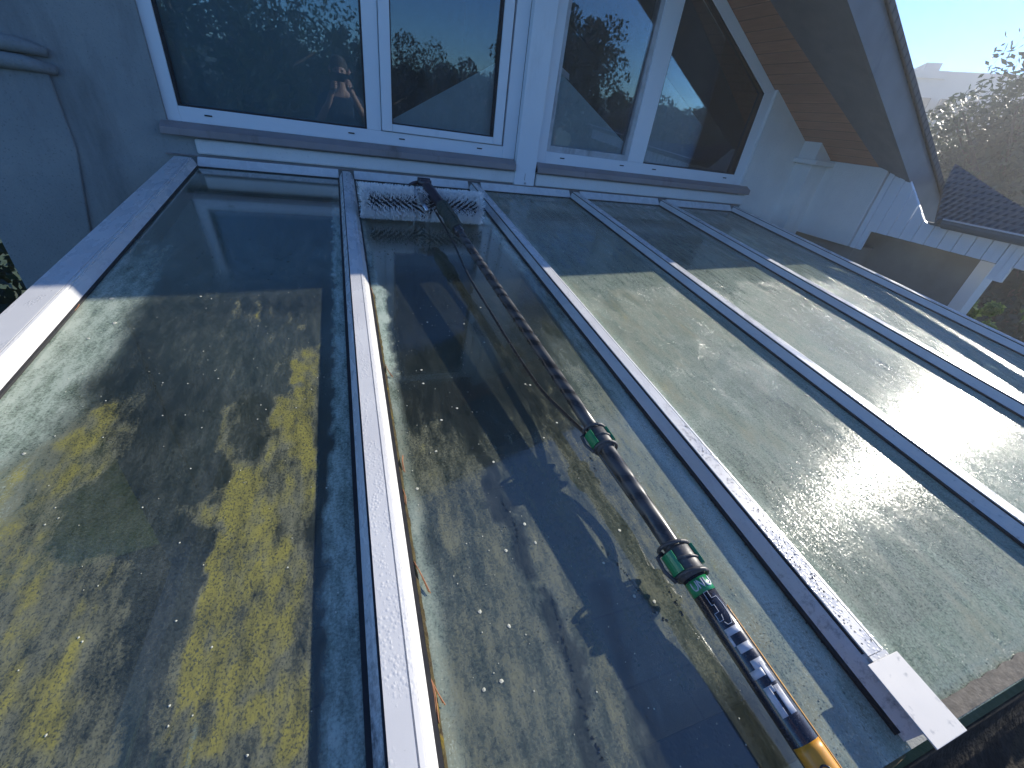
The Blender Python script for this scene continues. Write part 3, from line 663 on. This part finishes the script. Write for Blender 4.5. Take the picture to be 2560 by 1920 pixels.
def around(t, ang, r):                          # point on the pole surface; ang 0 = away from glass, + = to the right
    b = PT(t); up = (NV - ax*NV.dot(ax)).normalized(); rt_ = ax.cross(up)
    if rt_.x < 0: rt_ = -rt_
    return b + (up*math.cos(ang) + rt_*math.sin(ang))*r
def clampset(v, r):
    m = MB(); m.tube([PT(v-.028), PT(v-.022), PT(v+.018), PT(v+.026)], [r+.003, r+.006, r+.006, r+.002], 28); c = m.build('clamp', M['clamp'], pole)
    for dv, rr in ((-.030, .0045), (-.002, .003), (.022, .0045)):
        o = MB(); ring = []
        b = PT(v+dv)
        pts = [around(v+dv+.006*math.sin(2*math.pi*k/28), 2*math.pi*k/28, r+.007) for k in range(29)]
        o.tube(pts, rr*.8, 8, cap=False); o.build('rubber_ring', M['clamp'], c)
    for k in range(2):
        a0 = -1.75 if k == 0 else .75; g = MB()
        pts = [a0 + .09*j*(1 if k else 2) for j in range(6)]; vs = []
        for a in pts: vs += [around(v-.022, a, r+.0065), around(v+.014, a, r+.0065), around(v+.014, a, r+.0125), around(v-.022, a, r+.0125)]
        fs = []
        for j in range(5): fs += [(4*j+q_, 4*j+(q_+1) % 4, 4*j+4+(q_+1) % 4, 4*j+4+q_) for q_ in range(4)]
        g.add(vs, fs + [(0, 1, 2, 3), (20, 21, 22, 23)]); g.build('lever', M['green'], c)
    # hose guide loop on the left
    o = MB(); o.tube([around(v-.03, -1.9, r+.004), around(v-.025, -1.75, r+.018), around(v, -1.7, r+.022), around(v+.022, -1.8, r+.012)], .0035, 8); o.build('hose_loop', M['clamp'], c)
clampset(2.215, .0168); clampset(2.507, .0198)
# green band and printing on the thick section
def patch(v0, v1, a0, a1, r, mat, name, n=8, par=None):
    m = MB(); vs = []; nv_ = max(2, int((v1-v0)/.01))
    for i in range(nv_+1):
        for j in range(n+1): vs.append(around(v0+(v1-v0)*i/nv_, a0+(a1-a0)*j/n, r))
    fs = [(i*(n+1)+j, i*(n+1)+j+1, (i+1)*(n+1)+j+1, (i+1)*(n+1)+j) for i in range(nv_) for j in range(n)]
    m.add(vs, fs, smooth=True); o = m.build(name, mat, par or pole)
    s_ = o.modifiers.new('thick', 'SOLIDIFY'); s_.thickness = .0003; s_.offset = 0
    return o
patch(2.538, 2.562, -1.9, 1.9, .02075, M['green'], 'green_label', 20)
RP = .02082
def glyph(strokes, v0, a0, sv, sa, wdt, mat, name):   # strokes in letter space: x along pole, y around it
    m = MB()
    for st in strokes:
        pts = []
        for (x, y), (x2, y2) in zip(st[:-1], st[1:]):
            for k in range(4): pts.append((x+(x2-x)*k/4, y+(y2-y)*k/4))
        pts.append(st[-1])
        m.tube([around(v0+x*sv, a0+y*sa, RP+.0001) for x, y in pts], wdt, 5)
    return m.build(name, mat, pole)
# "UN" + "U" on the green band (letters read across the pole)
glyph([[(0, 0), (.7, 0), (1, .25), (1, .75), (.7, 1), (0, 1)]], 2.541, -1.20, .014, .42, .0011, M['white_mark'], 'letter_u')
glyph([[(1, 0), (0, 0), (1, 1), (0, 1)]], 2.541, -.65, .014, .40, .0011, M['white_mark'], 'letter_n')
glyph([[(0, 0), (.7, 0), (1, .25), (1, .75), (.7, 1), (0, 1)]], 2.541, -.05, .014, .55, .0016, M['white_mark'], 'letter_u')
# thin outlined logo
glyph([[(0, .1), (.0, .45), (.22, .45), (.22, .9), (.45, 1), (.8, .95), (1, .7), (1, .35), (.9, .2)], [(.0, .1), (.4, .1), (.4, .3), (.62, .3), (.62, -.1), (.85, -.1), (.85, .25), (.7, .35)]], 2.562, -.80, .052, .95, .0005, M['white_mark'], 'outline_logo')
# worn block letters
def block(v0, v1, a0, a1): patch(v0-.030, v1-.030, a0-.45, a1-.45, RP, M['white_mark'], 'block_letter', 6)
for b in ((2.648, 2.658, -.55, .55), (2.672, 2.683, -.45, .62), (2.658, 2.672, -.62, -.42), (2.695, 2.706, -.25, .70), (2.706, 2.716, -.75, .20), (2.700, 2.726, .25, .60), (2.728, 2.764, -.55, -.12), (2.730, 2.764, .10, .58), (2.728, 2.736, -.12, .10)):
    block(*b)
patch(2.765, 3.4, -1.75, .50, RP, M['yellow'], 'yellow_label', 12)
patch(2.590, 3.4, .60, .86, RP+.0006, M['yellow'], 'orange_stripe', 3)
glyph([[(.5+.5*math.cos(t*.33), .5+.5*math.sin(t*.33)) for t in range(20)]], 2.788, -1.0, .022, .8, .0014, M['black_gloss'], 'round_mark')
# rope sleeve and gooseneck
m = MB()
for k in range(13):
    t = .80 + .235*k/12; pts = [around(t+.010*j/14, 2*math.pi*j/14, .0205+.002*math.sin(k)) for j in range(15)]
    m.tube(pts, .0095, 7, cap=False)
m.tube([PT(.78), PT(1.06)], .018, 16); m.build('rope_sleeve', M['sleeve'], pole)
seg(1.03, 1.09, .0195, M['black_gloss'], 'end_sleeve')
hc = P(.325, .66, .092)                         # brush hub
m = MB()
m.tube([PT(.80), PT(.74), P(.352, .665, .150), P(.345, .60, .150), P(.335, .60, .115), hc], [.019, .022, .026, .026, .022, .02], 14)
m.tube([P(.315, .575, .155), P(.372, .575, .155)], .021, 14); m.tube([P(.318, .63, .168), P(.368, .63, .165)], .015, 12)
m.box((.325, .60, .085), (.352, .70, .125), T=P); m.build('gooseneck', M['black_metal'], pole)
m = MB(); m.tube([P(.308, .66, .14), P(.312, .75, .115), P(.322, .82, .10)], [.012, .011, .009], 10); m.build('jet_tube', M['steel'], pole)
m = MB(); m.tube([P(.325, .575, .155), P(.292, .585, .150), P(.262, .600, .140)], [.009, .008, .005], 8); m.build('lever', M['black_metal'], pole)
m = MB(); m.tube([P(.318, .60, .140), P(.290, .605, .128), P(.270, .60, .132)], [.006, .010, .004], 8); m.build('lever_plate', M['steel'], pole)
m = MB(); m.box((.306, .63, .02), (.336, .70, .10), T=P); m.tube([P(.306, .665, .085), P(.336, .665, .085)], .05, 20); m.build('gear_box', M['black_metal'], pole)
# the two rollers
BV, BH, BR = .665, .080, .075
def roller(u0, u1, sign):
    co = MB(); co.tube([P(u0+.008, BV, BH), P(u1-.008, BV, BH)], .042, 20); c = co.build('roller', M['bristle_dark'], pole)
    b = MB(); nr = 17; pitch = .0052; n = int((u1-u0)/pitch)
    for i in range(n+1):
        u = u0 + (u1-u0)*i/n; edge = min(u-u0, u1-u)
        for r_ in range(nr):
            a = 2*math.pi*r_/nr + sign*(u-u0)*13.0
            for s_ in range(3):
                aa = a + random.gauss(0, .035); uu = u + random.gauss(0, .0012); L = BR + random.uniform(-.005, .004)
                sp = .0 if edge > .02 else (.028 if u-u0 < u1-u else -.028)*-1
                tip_u = uu + random.gauss(0, .003) + (sp*.7)
                d0 = (math.sin(aa), math.cos(aa)); tilt = aa + random.gauss(0, .03); d1 = (math.sin(tilt), math.cos(tilt))
                p0 = P(uu, BV + d0[0]*.040, BH + d0[1]*.040); h1 = max(BH + d1[1]*L, .003); p1 = P(tip_u, BV + d1[0]*L, h1)
                side = Vector((.0016, 0, 0)); tg = P(0, math.cos(aa), -math.sin(aa))*.0016
                b.add([p0-side*.5, p0+side*.5, p0+tg, p1-side*.8, p1+side*.8, p1+tg], [(0, 1, 4, 3), (1, 2, 5, 4), (2, 0, 3, 5), (3, 4, 5)])
        if edge < .012 and ((u-u0 < .1) == (sign > 0)):                         # dense pale tufts closing the ends
            for s_ in range(330):
                aa = random.uniform(0, 2*math.pi); L = BR*random.uniform(.80, 1.03); e = 1 if (u1-u) < (u-u0) else -1
                p0 = P(u, BV+math.sin(aa)*.035, BH+math.cos(aa)*.035); p1 = P(u+e*random.uniform(-.016, .016), BV+math.sin(aa)*L, max(.003, BH+math.cos(aa)*L))
                side = Vector((.0016, 0, 0)); tg = P(0, math.cos(aa), -math.sin(aa))*.0018
                b.add([p0-side*.5, p0+side*.5, p0+tg, p1-side, p1+side, p1+tg], [(0, 1, 4, 3), (1, 2, 5, 4), (2, 0, 3, 5), (3, 4, 5)])
    b.build('bristles', M['bristle'], c)
roller(.062, .302, 1); roller(.342, .595, -1)
# hose
hp = [(.365, .80, .09), (.380, .92, .070), (.391, 1.08, .055), (.394, 1.316, .035), (.410, 1.591, .026), (.420, 1.828, .026), (.433, 1.987, .028), (.455, 2.088, .034), (.468, 2.17, .045), (.470, 2.235, .05),
      (.482, 2.30, .040), (.494, 2.39, .034), (.492, 2.46, .042), (.490, 2.52, .044), (.500, 2.60, .030), (.506, 2.68, .026), (.512, 2.80, .024), (.53, 3.2, .02)]
def smooth_pts(pts, n=6):
    o = []
    for i in range(len(pts)-1):
        p0, p1, p2, p3 = (Vector(pts[max(i-1, 0)]), Vector(pts[i]), Vector(pts[i+1]), Vector(pts[min(i+2, len(pts)-1)]))
        for k in range(n):
            t = k/n; o.append(.5*((2*p1) + (-p0+p2)*t + (2*p0-5*p1+4*p2-p3)*t*t + (-p0+3*p1-3*p2+p3)*t**3))
    o.append(Vector(pts[-1])); return o
m = MB(); m.tube([P(*p) for p in smooth_pts(hp)], .0046, 10); m.build('hose', M['hose'], pole)

# ---------------------------------------------------------------- small debris
needles = [([(.057, 2.125), (.053, 2.144), (.053, 2.169)], 'short brown needle pair at the moss line, halfway down the second rafter'),
 ([(.046, 2.366), (.052, 2.385), (.062, 2.423)], 'curved brown needle pair lying on the glass right of the second rafter'),
 ([(.042, 2.538), (.046, 2.556), (.044, 2.593)], 'long brown needle standing in the moss line near the bottom edge of the photo'),
 ([(.044, 2.542), (.051, 2.563), (.056, 2.576)], 'brown needle spreading away from the moss line near the bottom edge'),
 ([(.041, 1.338), (.043, 1.37), (.044, 1.415)], 'brown needle beside the second rafter at the edge of the house shadow'),
 ([(-.706, 1.443), (-.700, 1.462), (-.703, 1.485)], 'orange-brown needle beside the leftmost rafter'),
 ([(.046, 2.213), (.048, 2.23), (.045, 2.246)], 'small bent needle in the moss line above two white spots'),
 ([(.051, 1.802), (.054, 1.83), (.062, 1.854)], 'thin needle on the glass right of the second rafter, below the shadow edge')]
for pts, lb in needles:
    c = P(*pts[0], 0); t = MB()
    for k in range(2):
        q_ = [(u+.0025*k*(j/2), v+.003*k, .003+.0025*(1-abs(j-1))) for j, (u, v) in enumerate(pts)]
        t.tube([P(*a) for a in smooth_pts(q_, 5)], .0009, 5)
    o = t.build('pine_needle', M['needle']); tag(o, lb, 'pine needle', 'dry needles lying on the glass roof')
# white lichen dots on the glass: one object, far too many to count
sp = MB(); rnd = random.Random(3)
def disc(u, v, r, h=.0008):
    n = 7; k0 = rnd.uniform(0, 6); vs = [P(u+math.cos(k0+2*math.pi*j/n)*r*rnd.uniform(.6, 1.1), v+math.sin(k0+2*math.pi*j/n)*r*rnd.uniform(.6, 1.1), h) for j in range(n)] + [P(u, v, h+.0006)]
    sp.add(vs, [(j, (j+1) % n, n) for j in range(n)])
for k in range(150): disc(rnd.uniform(-.68, -.07), rnd.uniform(1.35, 2.7), rnd.choice([.0009, .0012, .0018]))
for u, v, r in ((-.645, 1.42, .007), (-.60, 1.55, .006), (-.63, 1.62, .004), (-.44, 1.41, .004), (-.60, 2.0, .004)): disc(u, v, r)
for k in range(420): disc(rnd.uniform(.06, .68), rnd.uniform(1.1, 2.75), rnd.choice([.0007, .0009, .0014]))
for k in range(26): disc(rnd.uniform(.07, .5), rnd.uniform(1.5, 2.7), .0035)
for i in (2, 3, 4):
    for k in range(110): disc(rnd.uniform(XR[i]+.05, XR[i+1]-.05), rnd.gauss(1.35, .18), rnd.choice([.002, .0028]))
spo = sp.build('lichen_dots', surf('pale_lichen', (.62, .62, .5), (.5, .5, .4), 50, .9)); tag(spo, 'tiny pale lichen dots scattered over the glass panes', kind='stuff')
spo['category'] = 'lichen'
# dark wet flecks
sp = MB()
for k in range(170): disc(rnd.uniform(.08, .68), rnd.uniform(.75, 1.25), rnd.choice([.0018, .0026, .0035]))
for i in (2, 3, 4):
    for k in range(90): disc(rnd.uniform(XR[i]+.05, XR[i+1]-.05), rnd.uniform(.2, 2.6), rnd.choice([.0012, .002, .003]))
for k in range(60): disc(rnd.uniform(-.5, -.12), rnd.gauss(1.1, .15), rnd.choice([.0018, .003]))
for k in range(120):
    v = rnd.uniform(1.9, 2.7); disc(.706-.004*rnd.random(), v, rnd.choice([.001, .0018]))
d = sp.build('dirt_flecks', surf('dark_dirt', (.03, .03, .025), (.05, .05, .04), 50, .9)); tag(d, 'dark dirt flecks on the glass panes', kind='stuff'); d['category'] = 'dirt'
# water beads
sp = MB()
def bead(u, v, r, h0=.0):
    n = 8; vs = [P(u+math.cos(2*math.pi*j/n)*r, v+math.sin(2*math.pi*j/n)*r*1.2, h0+.0002) for j in range(n)] + [P(u+math.cos(2*math.pi*j/n)*r*.7, v+math.sin(2*math.pi*j/n)*r*.85, h0+r*.5) for j in range(n)] + [P(u, v, h0+r*.65)]
    sp.add(vs, [(j, (j+1) % n, n+(j+1) % n, n+j) for j in range(n)] + [(n+j, n+(j+1) % n, 2*n) for j in range(n)], smooth=True)
for tr in ([(.262, 2.48), (.257, 2.531), (.250, 2.583), (.249, 2.619), (.244, 2.656), (.248, 2.7)], [(.350, 2.49), (.361, 2.521), (.343, 2.568), (.335, 2.613), (.333, 2.643), (.336, 2.683)], [(.232, 2.274), (.245, 2.342), (.234, 2.388)], [(.396, 2.417), (.417, 2.487), (.424, 2.539), (.445, 2.572)], [(.48, 2.516), (.478, 2.569)], [(.48, 2.202), (.472, 2.246)]):
    for a, b in zip(tr[:-1], tr[1:]):
        for k in range(int(math.hypot(b[0]-a[0], b[1]-a[1])/.0035)):
            t = rnd.random(); bead(a[0]+(b[0]-a[0])*t+rnd.gauss(0, .0015), a[1]+(b[1]-a[1])*t, rnd.choice([.0009, .0014, .002]))
for k in range(500): bead(rnd.uniform(.2, .68), rnd.uniform(1.9, 2.8), rnd.choice([.0007, .0011]))
for k in range(160): bead(rnd.gauss(.60, .03), rnd.uniform(2.6, 2.8), .0008)
for k in range(260): bead(.75+rnd.uniform(-.014, .012), rnd.uniform(2.1, 2.7), rnd.choice([.0009, .0014]), HC)
d = sp.build('water_drops', M['drop']); tag(d, 'small clear water drops on the glass and on the third rafter', kind='stuff'); d['category'] = 'water drops'
# lichen covered twig bracket under the plate
m = MB(); m.box((.640, 2.812, -.03), (.700, 2.822, -.012), T=P); m.tube([P(.63, 2.80, -.02), P(.655, 2.83, -.03), P(.71, 2.825, -.015)], [.006, .008, .005], 7)
tag(m.build('corner_bracket', M['lichen']), 'small mossy bracket below the loose pale plate at the glass edge', 'bracket')

# ---------------------------------------------------------------- vegetation
def leaves(mb, c, r, n, size, rnd, squash=(1, 1, 1)):
    cl = []
    for k in range(max(6, n//140)):
        d = Vector((rnd.gauss(0, 1), rnd.gauss(0, 1), rnd.gauss(0, 1))).normalized()*rnd.uniform(.35, 1.0)
        cl.append((Vector((d.x*r*squash[0], d.y*r*squash[1], d.z*r*squash[2])), r*rnd.uniform(.16, .34)))
    for k in range(n):
        cc, cr = cl[rnd.randrange(len(cl))]
        d = Vector((rnd.gauss(0, 1), rnd.gauss(0, 1), rnd.gauss(0, 1))).normalized()*cr*rnd.uniform(.3, 1.0)**.5
        p = Vector(c) + cc + d
        a = Vector((rnd.gauss(0, 1), rnd.gauss(0, 1), rnd.gauss(0, 1))).normalized(); b = a.orthogonal().normalized()
        s = size*rnd.uniform(.6, 1.4)
        mb.add([p-a*s, p-b*s*.45, p+a*s, p+b*s*.45], [(0, 1, 2, 3)])
    return cl
def tree(name, base, c, r, n, size, mat, label, cat, group=None, squash=(1, 1, 1), seed=1, th=.02):
    rnd = random.Random(seed); t = thing(name, base, label, cat, group)
    cr = MB(); cl = leaves(cr, c, r, n, size, rnd, squash); leaves(cr, c, r*.72, n//3, size*1.9, rnd, squash); cr.build('crown', mat, t)
    tk = MB(); b = Vector(base); cv = Vector(c); tk.tube([b, b.lerp(cv, .5)+Vector((.1*r, 0, 0)), cv], [r*.1, r*.075, r*.04], 8)
    for cc, q_ in cl[:14]: tk.tube([b.lerp(cv, .6), b.lerp(cv, .8)+cc*.4, cv+cc], [r*.04, r*.025, r*.008], 5)
    tk.build('trunk', M['bark'], t); return t
G_ = -3.1
def dirp(az, dist, z):                          # az from +y to +x
    return (-.01+math.sin(R(az))*dist, -2.79+math.cos(R(az))*dist, z)
def at_dir(az, el, dist): return dirp(az, dist, .39+math.tan(R(el))*dist)
bk = 'trees beyond the house on the right'
c = at_dir(67.5, 2.0, 17); tree('broadleaf_tree', (c[0], c[1], G_), c, 2.5, 16000, .085, M['leaf'], 'tall tree at the right edge of the photo, its top above the far roofline', 'tree', bk, (1, 1, 1.05), 11)
c = at_dir(60.5, -2.5, 21); tree('broadleaf_tree', (c[0], c[1], G_), c, 2.9, 13000, .10, M['leaf'], 'lower tree between the sloping roof edge and the tall tree', 'tree', bk, (1.1, 1, .95), 12)
c = at_dir(72.5, -6, 11); tree('broadleaf_tree', (c[0], c[1], G_), c, 1.7, 9000, .06, M['leaf_dark'], 'dark tree just above the tiled roof of the wing', 'tree', bk, (1.2, 1.2, .9), 13)
c = at_dir(55, -3.0, 30); tree('broadleaf_tree', (c[0], c[1], G_), c, 2.9, 8000, .13, M['leaf_dark'], 'far dark tree standing in front of the flat-roofed block', 'tree', bk, (1.5, 1, .9), 14)
c = at_dir(80, 2, 14); tree('broadleaf_tree', (c[0], c[1], G_), c, 2.6, 9000, .08, M['leaf'], 'tree outside the right edge behind the gutter', 'tree', bk, (1.1, 1, 1), 15)
for k, (az, el, dist, rr_, lb) in enumerate(((63, -1.5, 27, 3.1, 'round tree in the row behind, half hidden by the tall tree'), (69, -4, 24, 3.0, 'broad low tree in the row behind, right of the tall tree'), (57.5, -6, 24, 2.6, 'low tree in the row behind, beside the roof edge'))):
    c = at_dir(az, el, dist); tree('broadleaf_tree', (c[0], c[1], G_), c, rr_, 16000, .10, M['leaf_dark'], lb, 'tree', bk, (1.3, 1.1, 1), 20+k)
# sunlit shrubs below the side wing
for k, (c, r, lb) in enumerate((((4.52, -1.06, -.50), .23, 'bright green shrub in front of the grey wall of the side wing'), ((4.75, -1.62, -.40), .30, 'bright shrub at the right edge of the photo below the gutter'), ((4.25, -1.45, -.85), .36, 'leafy shrub low between the glass roof and the side wing'))):
    tree('shrub', (c[0], c[1], G_), c, r, 1500, .022, M['leaf_bright'], lb, 'shrub', 'shrubs beside the side wing', (1, 1, 1), 30+k)
# dark hedge left of the house corner
tree('hedge_bush', (-2.6, -.3, G_), (-2.75, .1, -1.4), 1.05, 7000, .04, M['leaf_dark'], 'dark bush beyond the left corner of the plastered wall', 'bush', None, (1, 1.6, 1.2), 40)
# garden trees behind the camera, mirrored in the windows
gb = 'garden trees mirrored in the windows'
def bdir(hx, az, el, dist):                     # from the window point hx outwards
    a = R(az); return (hx+math.sin(a)*dist, -math.cos(a)*dist, .5+math.tan(R(el))*dist)
for k, (hx, az, el, dist, r, n, mt, lb) in enumerate((
    (-.5, -12, -4, 13, 3.2, 16000, 'leaf', 'large garden tree mirrored in the leftmost window pane'), (-.1, -1, -7, 15, 3.0, 13000, 'leaf_dark', 'tree mirrored near the middle bar of the left window'),
    (.45, 7.5, -5, 19, 2.6, 15000, 'leaf_dark', 'distant low tree mirrored at the left of the sash beside the pillar'), (.75, 15, -6, 20, 2.6, 15000, 'leaf_dark', 'distant low tree mirrored at the right of the sash beside the pillar'),
    (1.35, 23.5, 1, 14, 2.0, 11000, 'leaf_dark', 'tall dark tree mirrored in the pane right of the pillar'),
    (1.9, 33, -6, 20, 2.4, 12000, 'leaf_dark', 'distant round tree mirrored beside the middle bar of the right window'),
    (2.2, 40, -5, 22, 2.8, 13000, 'leaf_dark', 'distant round tree mirrored in the slanted pane'), (2.6, 47, -6, 30, 3.2, 7000, 'leaf', 'distant tree mirrored beside the right window jamb'))):
    c = bdir(hx, az, el, dist); tree('garden_tree', (c[0], c[1], G_), c, r, n, .07 if dist < 20 else .13, M[mt], lb, 'tree', gb, (1.25, 1, 1), 60+k)

# ---------------------------------------------------------------- far flat-roofed block
fb = thing('apartment_block', dirp(58, 42, G_), 'far pale flat-roofed block with a rooftop box, hazy above the trees', 'building')
def fpt(az, el, d=70): return at_dir(az, el, d*.6)
m = MB(); a, b = Vector(fpt(50, 8.0)), Vector(fpt(66, 8.0)); dn = (b-a).cross(Vector((0, 0, 1))).normalized()*-6
if dn.dot(Vector((1, 1, 0))) < 0: dn = -dn
m.prism([a, b, Vector((b.x, b.y, G_)), Vector((a.x, a.y, G_))], dn); m.build('wall', M['far_wall'], fb)
m = MB(); a, b = Vector(fpt(57.2, 8.0, 69.9)), Vector(fpt(58.3, 8.0, 69.9)); m.prism([a+Vector((0,0,-.2)), b+Vector((0,0,-.2)), b+Vector((0, 0, .45)), a+Vector((0, 0, .45))], (2, 2, 0)); m.build('rooftop_box', M['far_wall'], fb)
m = MB(); a, b = Vector(fpt(54.5, 7.55, 69)), Vector(fpt(59, 7.55, 69)); m.prism([a, b, b+Vector((0, 0, .4)), a+Vector((0, 0, .4))], (.5, .5, 0)); m.build('parapet', M['far_wall'], fb)
for fl in range(4):
    for k in range(9):
        a = Vector(fpt(51.5+k*1.6, 6.2-fl*2.3, 68.6)); b = Vector(fpt(52.4+k*1.6, 6.2-fl*2.3, 68.6))
        m = MB(); m.prism([a, b, b+Vector((0, 0, -.9)), a+Vector((0, 0, -.9))], (.2, .2, 0)); m.build('window', M['room_dark'], fb)

# ---------------------------------------------------------------- the photographer (seen mirrored in the left window)
deck = thing('scaffold_deck', (.0, -3.25, G_), 'wooden work platform the photographer stands on, below the frame', 'platform')
m = MB(); m.box((-.6, -3.6, -1.36), (.6, -3.0, -1.32)); m.build('planks', M['wood'], deck)
for x, y_ in ((-.55, -3.55), (.55, -3.55), (-.55, -3.05), (.55, -3.05)):
    m = MB(); m.tube([(x, y_, G_), (x, y_, -1.36)], .024, 8); m.build('leg', M['steel'], deck)
def skin(name, verts, edges, rad, mat, parent, root=0, sub=2):
    me = bpy.data.meshes.new(name); off = origin(parent); me.from_pydata([tuple(Vector(v)-off) for v in verts], edges, [])
    o = bpy.data.objects.new(name, me); COL.objects.link(o); o.parent = parent
    o.modifiers.new('skin', 'SKIN'); me.materials.append(mat)
    if not me.skin_vertices: 
        pass
    for i, r in enumerate(rad):
        sv = me.skin_vertices[0].data[i]; sv.radius = (r, r) if not isinstance(r, tuple) else r; sv.use_root = (i == root)
    sb = o.modifiers.new('sub', 'SUBSURF'); sb.levels = sub; sb.render_levels = sub
    for p_ in me.polygons: p_.use_smooth = True
    return o
per = thing('person', (.03, -3.22, -1.32), 'person in dark blue clothes holding a phone at face height, mirrored in the left window', 'person')
px, py = .03, -3.2
V_ = [(px, py-.03, -.42), (px, py-.02, -.18), (px, py, .05), (px, py, .16), (px, py+.02, .24), (px, py+.01, .40), (px, py+.0, .50),       # pelvis..head
      (px-.19, py, .13), (px-.27, py+.05, -.12), (px-.13, py+.24, .12), (px-.085, py+.29, .24),
      (px+.19, py, .13), (px+.30, py+.05, -.10), (px+.15, py+.24, .16), (px+.095, py+.29, .27),
      (px-.10, py-.02, -.50), (px-.12, py+.02, -.90), (px-.12, py-.02, -1.26), (px+.10, py-.02, -.50), (px+.12, py+.02, -.90), (px+.12, py-.02, -1.26), (px-.12, py+.12, -1.29), (px+.12, py+.12, -1.29)]
E_ = [(0, 1), (1, 2), (2, 3), (3, 4), (4, 5), (5, 6), (3, 7), (7, 8), (8, 9), (9, 10), (3, 11), (11, 12), (12, 13), (13, 14), (0, 15), (15, 16), (16, 17), (17, 21), (0, 18), (18, 19), (19, 20), (20, 22)]
Rr = [(.15, .11), (.14, .10), (.15, .11), (.09, .08), (.055, .055), (.085, .10), (.07, .09), .062, .048, .033, .028, .062, .048, .033, .028, .09, .06, .045, .09, .06, .045, .04, .04]
body = skin('body', V_, E_, Rr, M['skin'], per)
# clothing over the body
skin('pullover', [V_[0], V_[1], V_[2], V_[3], V_[7], V_[8], V_[11], V_[12]], [(0, 1), (1, 2), (2, 3), (3, 4), (4, 5), (3, 6), (6, 7)], [(.165, .125), (.155, .115), (.168, .125), (.10, .095), .075, .062, .075, .062], M['jacket'], per)
skin('trousers', [V_[0], V_[15], V_[16], V_[17], V_[18], V_[19], V_[20]], [(0, 1), (1, 2), (2, 3), (0, 4), (4, 5), (5, 6)], [(.16, .12), .10, .075, .065, .10, .075, .065], M['trousers'], per)
m = MB()
for ring_ in range(6):
    pass
hm = MB(); nlat, nlon = 7, 16; hcx = Vector((px, py-.012, .445)); vs = []
for a in range(nlat+1):
    th_ = (math.pi*.56)*a/nlat
    for b in range(nlon): ph = 2*math.pi*b/nlon; vs.append(hcx + Vector((.092*math.sin(th_)*math.cos(ph), .115*math.sin(th_)*math.sin(ph)-.012, .108*math.cos(th_))))
hm.add(vs, [(a*nlon+b, a*nlon+(b+1) % nlon, (a+1)*nlon+(b+1) % nlon, (a+1)*nlon+b) for a in range(nlat) for b in range(nlon)], smooth=True); hm.build('hair', M['hair'], per)
nm = MB(); nm.tube([(px, py+.085, .42), (px, py+.118, .385), (px, py+.10, .378)], [.010, .016, .012], 8); nm.build('nose', M['skin'], per)
for s_ in (-1, 1):
    em = MB(); em.tube([(px+s_*.034, py+.094, .415), (px+s_*.034, py+.102, .415)], .011, 8); em.build('eye', M['hair'], per)
em = MB(); em.tube([(px-.028, py+.092, .345), (px, py+.100, .343), (px+.028, py+.092, .345)], .006, 6); em.build('mouth', M['wood'], per)
for s_ in (-1, 1):
    er = MB(); er.tube([(px+s_*.088, py+.0, .39), (px+s_*.104, py-.008, .41), (px+s_*.10, py-.01, .435)], [.012, .016, .010], 8); er.build('ear', M['skin'], per)
for s_, wrist in ((-1, V_[10]), (1, V_[14])):    # hands: palm, four fingers, thumb closed on the phone
    wv = Vector(wrist); pc = wv + Vector((-s_*.005, .045, .045))
    verts = [wv, pc]; edges = [(0, 1)]; rad = [.026, (.030, .018)]
    for f_ in range(4):
        k0 = len(verts); base_ = pc + Vector((s_*.005, .022, .028-.018*f_)); ln = (.030, .034, .031, .024)[f_]
        verts += [base_, base_+Vector((-s_*ln, .012, .006)), base_+Vector((-s_*(ln+.022), -.004, .004))]; edges += [(1, k0), (k0, k0+1), (k0+1, k0+2)]; rad += [.0095, .0088, .0075]
    k0 = len(verts); verts += [pc+Vector((-s_*.012, -.012, .028)), pc+Vector((-s_*.035, -.022, .030))]; edges += [(1, k0), (k0, k0+1)]; rad += [.011, .009]
    skin('hand', verts, edges, rad, M['skin'], per, 0, 1)
ph = thing('mobile_phone', (.02, -2.87, .33), 'black phone held up by the mirrored person', 'phone')
m = MB(); m.box((-.058, -2.868, .325), (.098, -2.860, .400)); m.build('case', M['phone'], ph, bevel=.002)
m = MB(); m.box((-.054, -2.8695, .329), (.094, -2.8685, .396)); m.build('screen', M['black_gloss'], ph)

# ---------------------------------------------------------------- air volume added to stand in for sun flare
hz = MB(); hz.box((-45, -45, -4.1), (55, 50, 8)); m, t, out = new_mat('flare_haze_volume')
pv = nd(t, 'ShaderNodeVolumePrincipled'); pv.inputs['Color'].default_value = (.93, .96, 1, 1); pv.inputs['Density'].default_value = .0055; pv.inputs['Anisotropy'].default_value = .50
t.links.new(pv.outputs[0], out.inputs['Volume']); ho = hz.build('flare_haze', m); tag(ho, kind='stuff'); tag(ho, 'hazy air volume added in place of sun flare at the right'); ho['category'] = 'flare_haze'
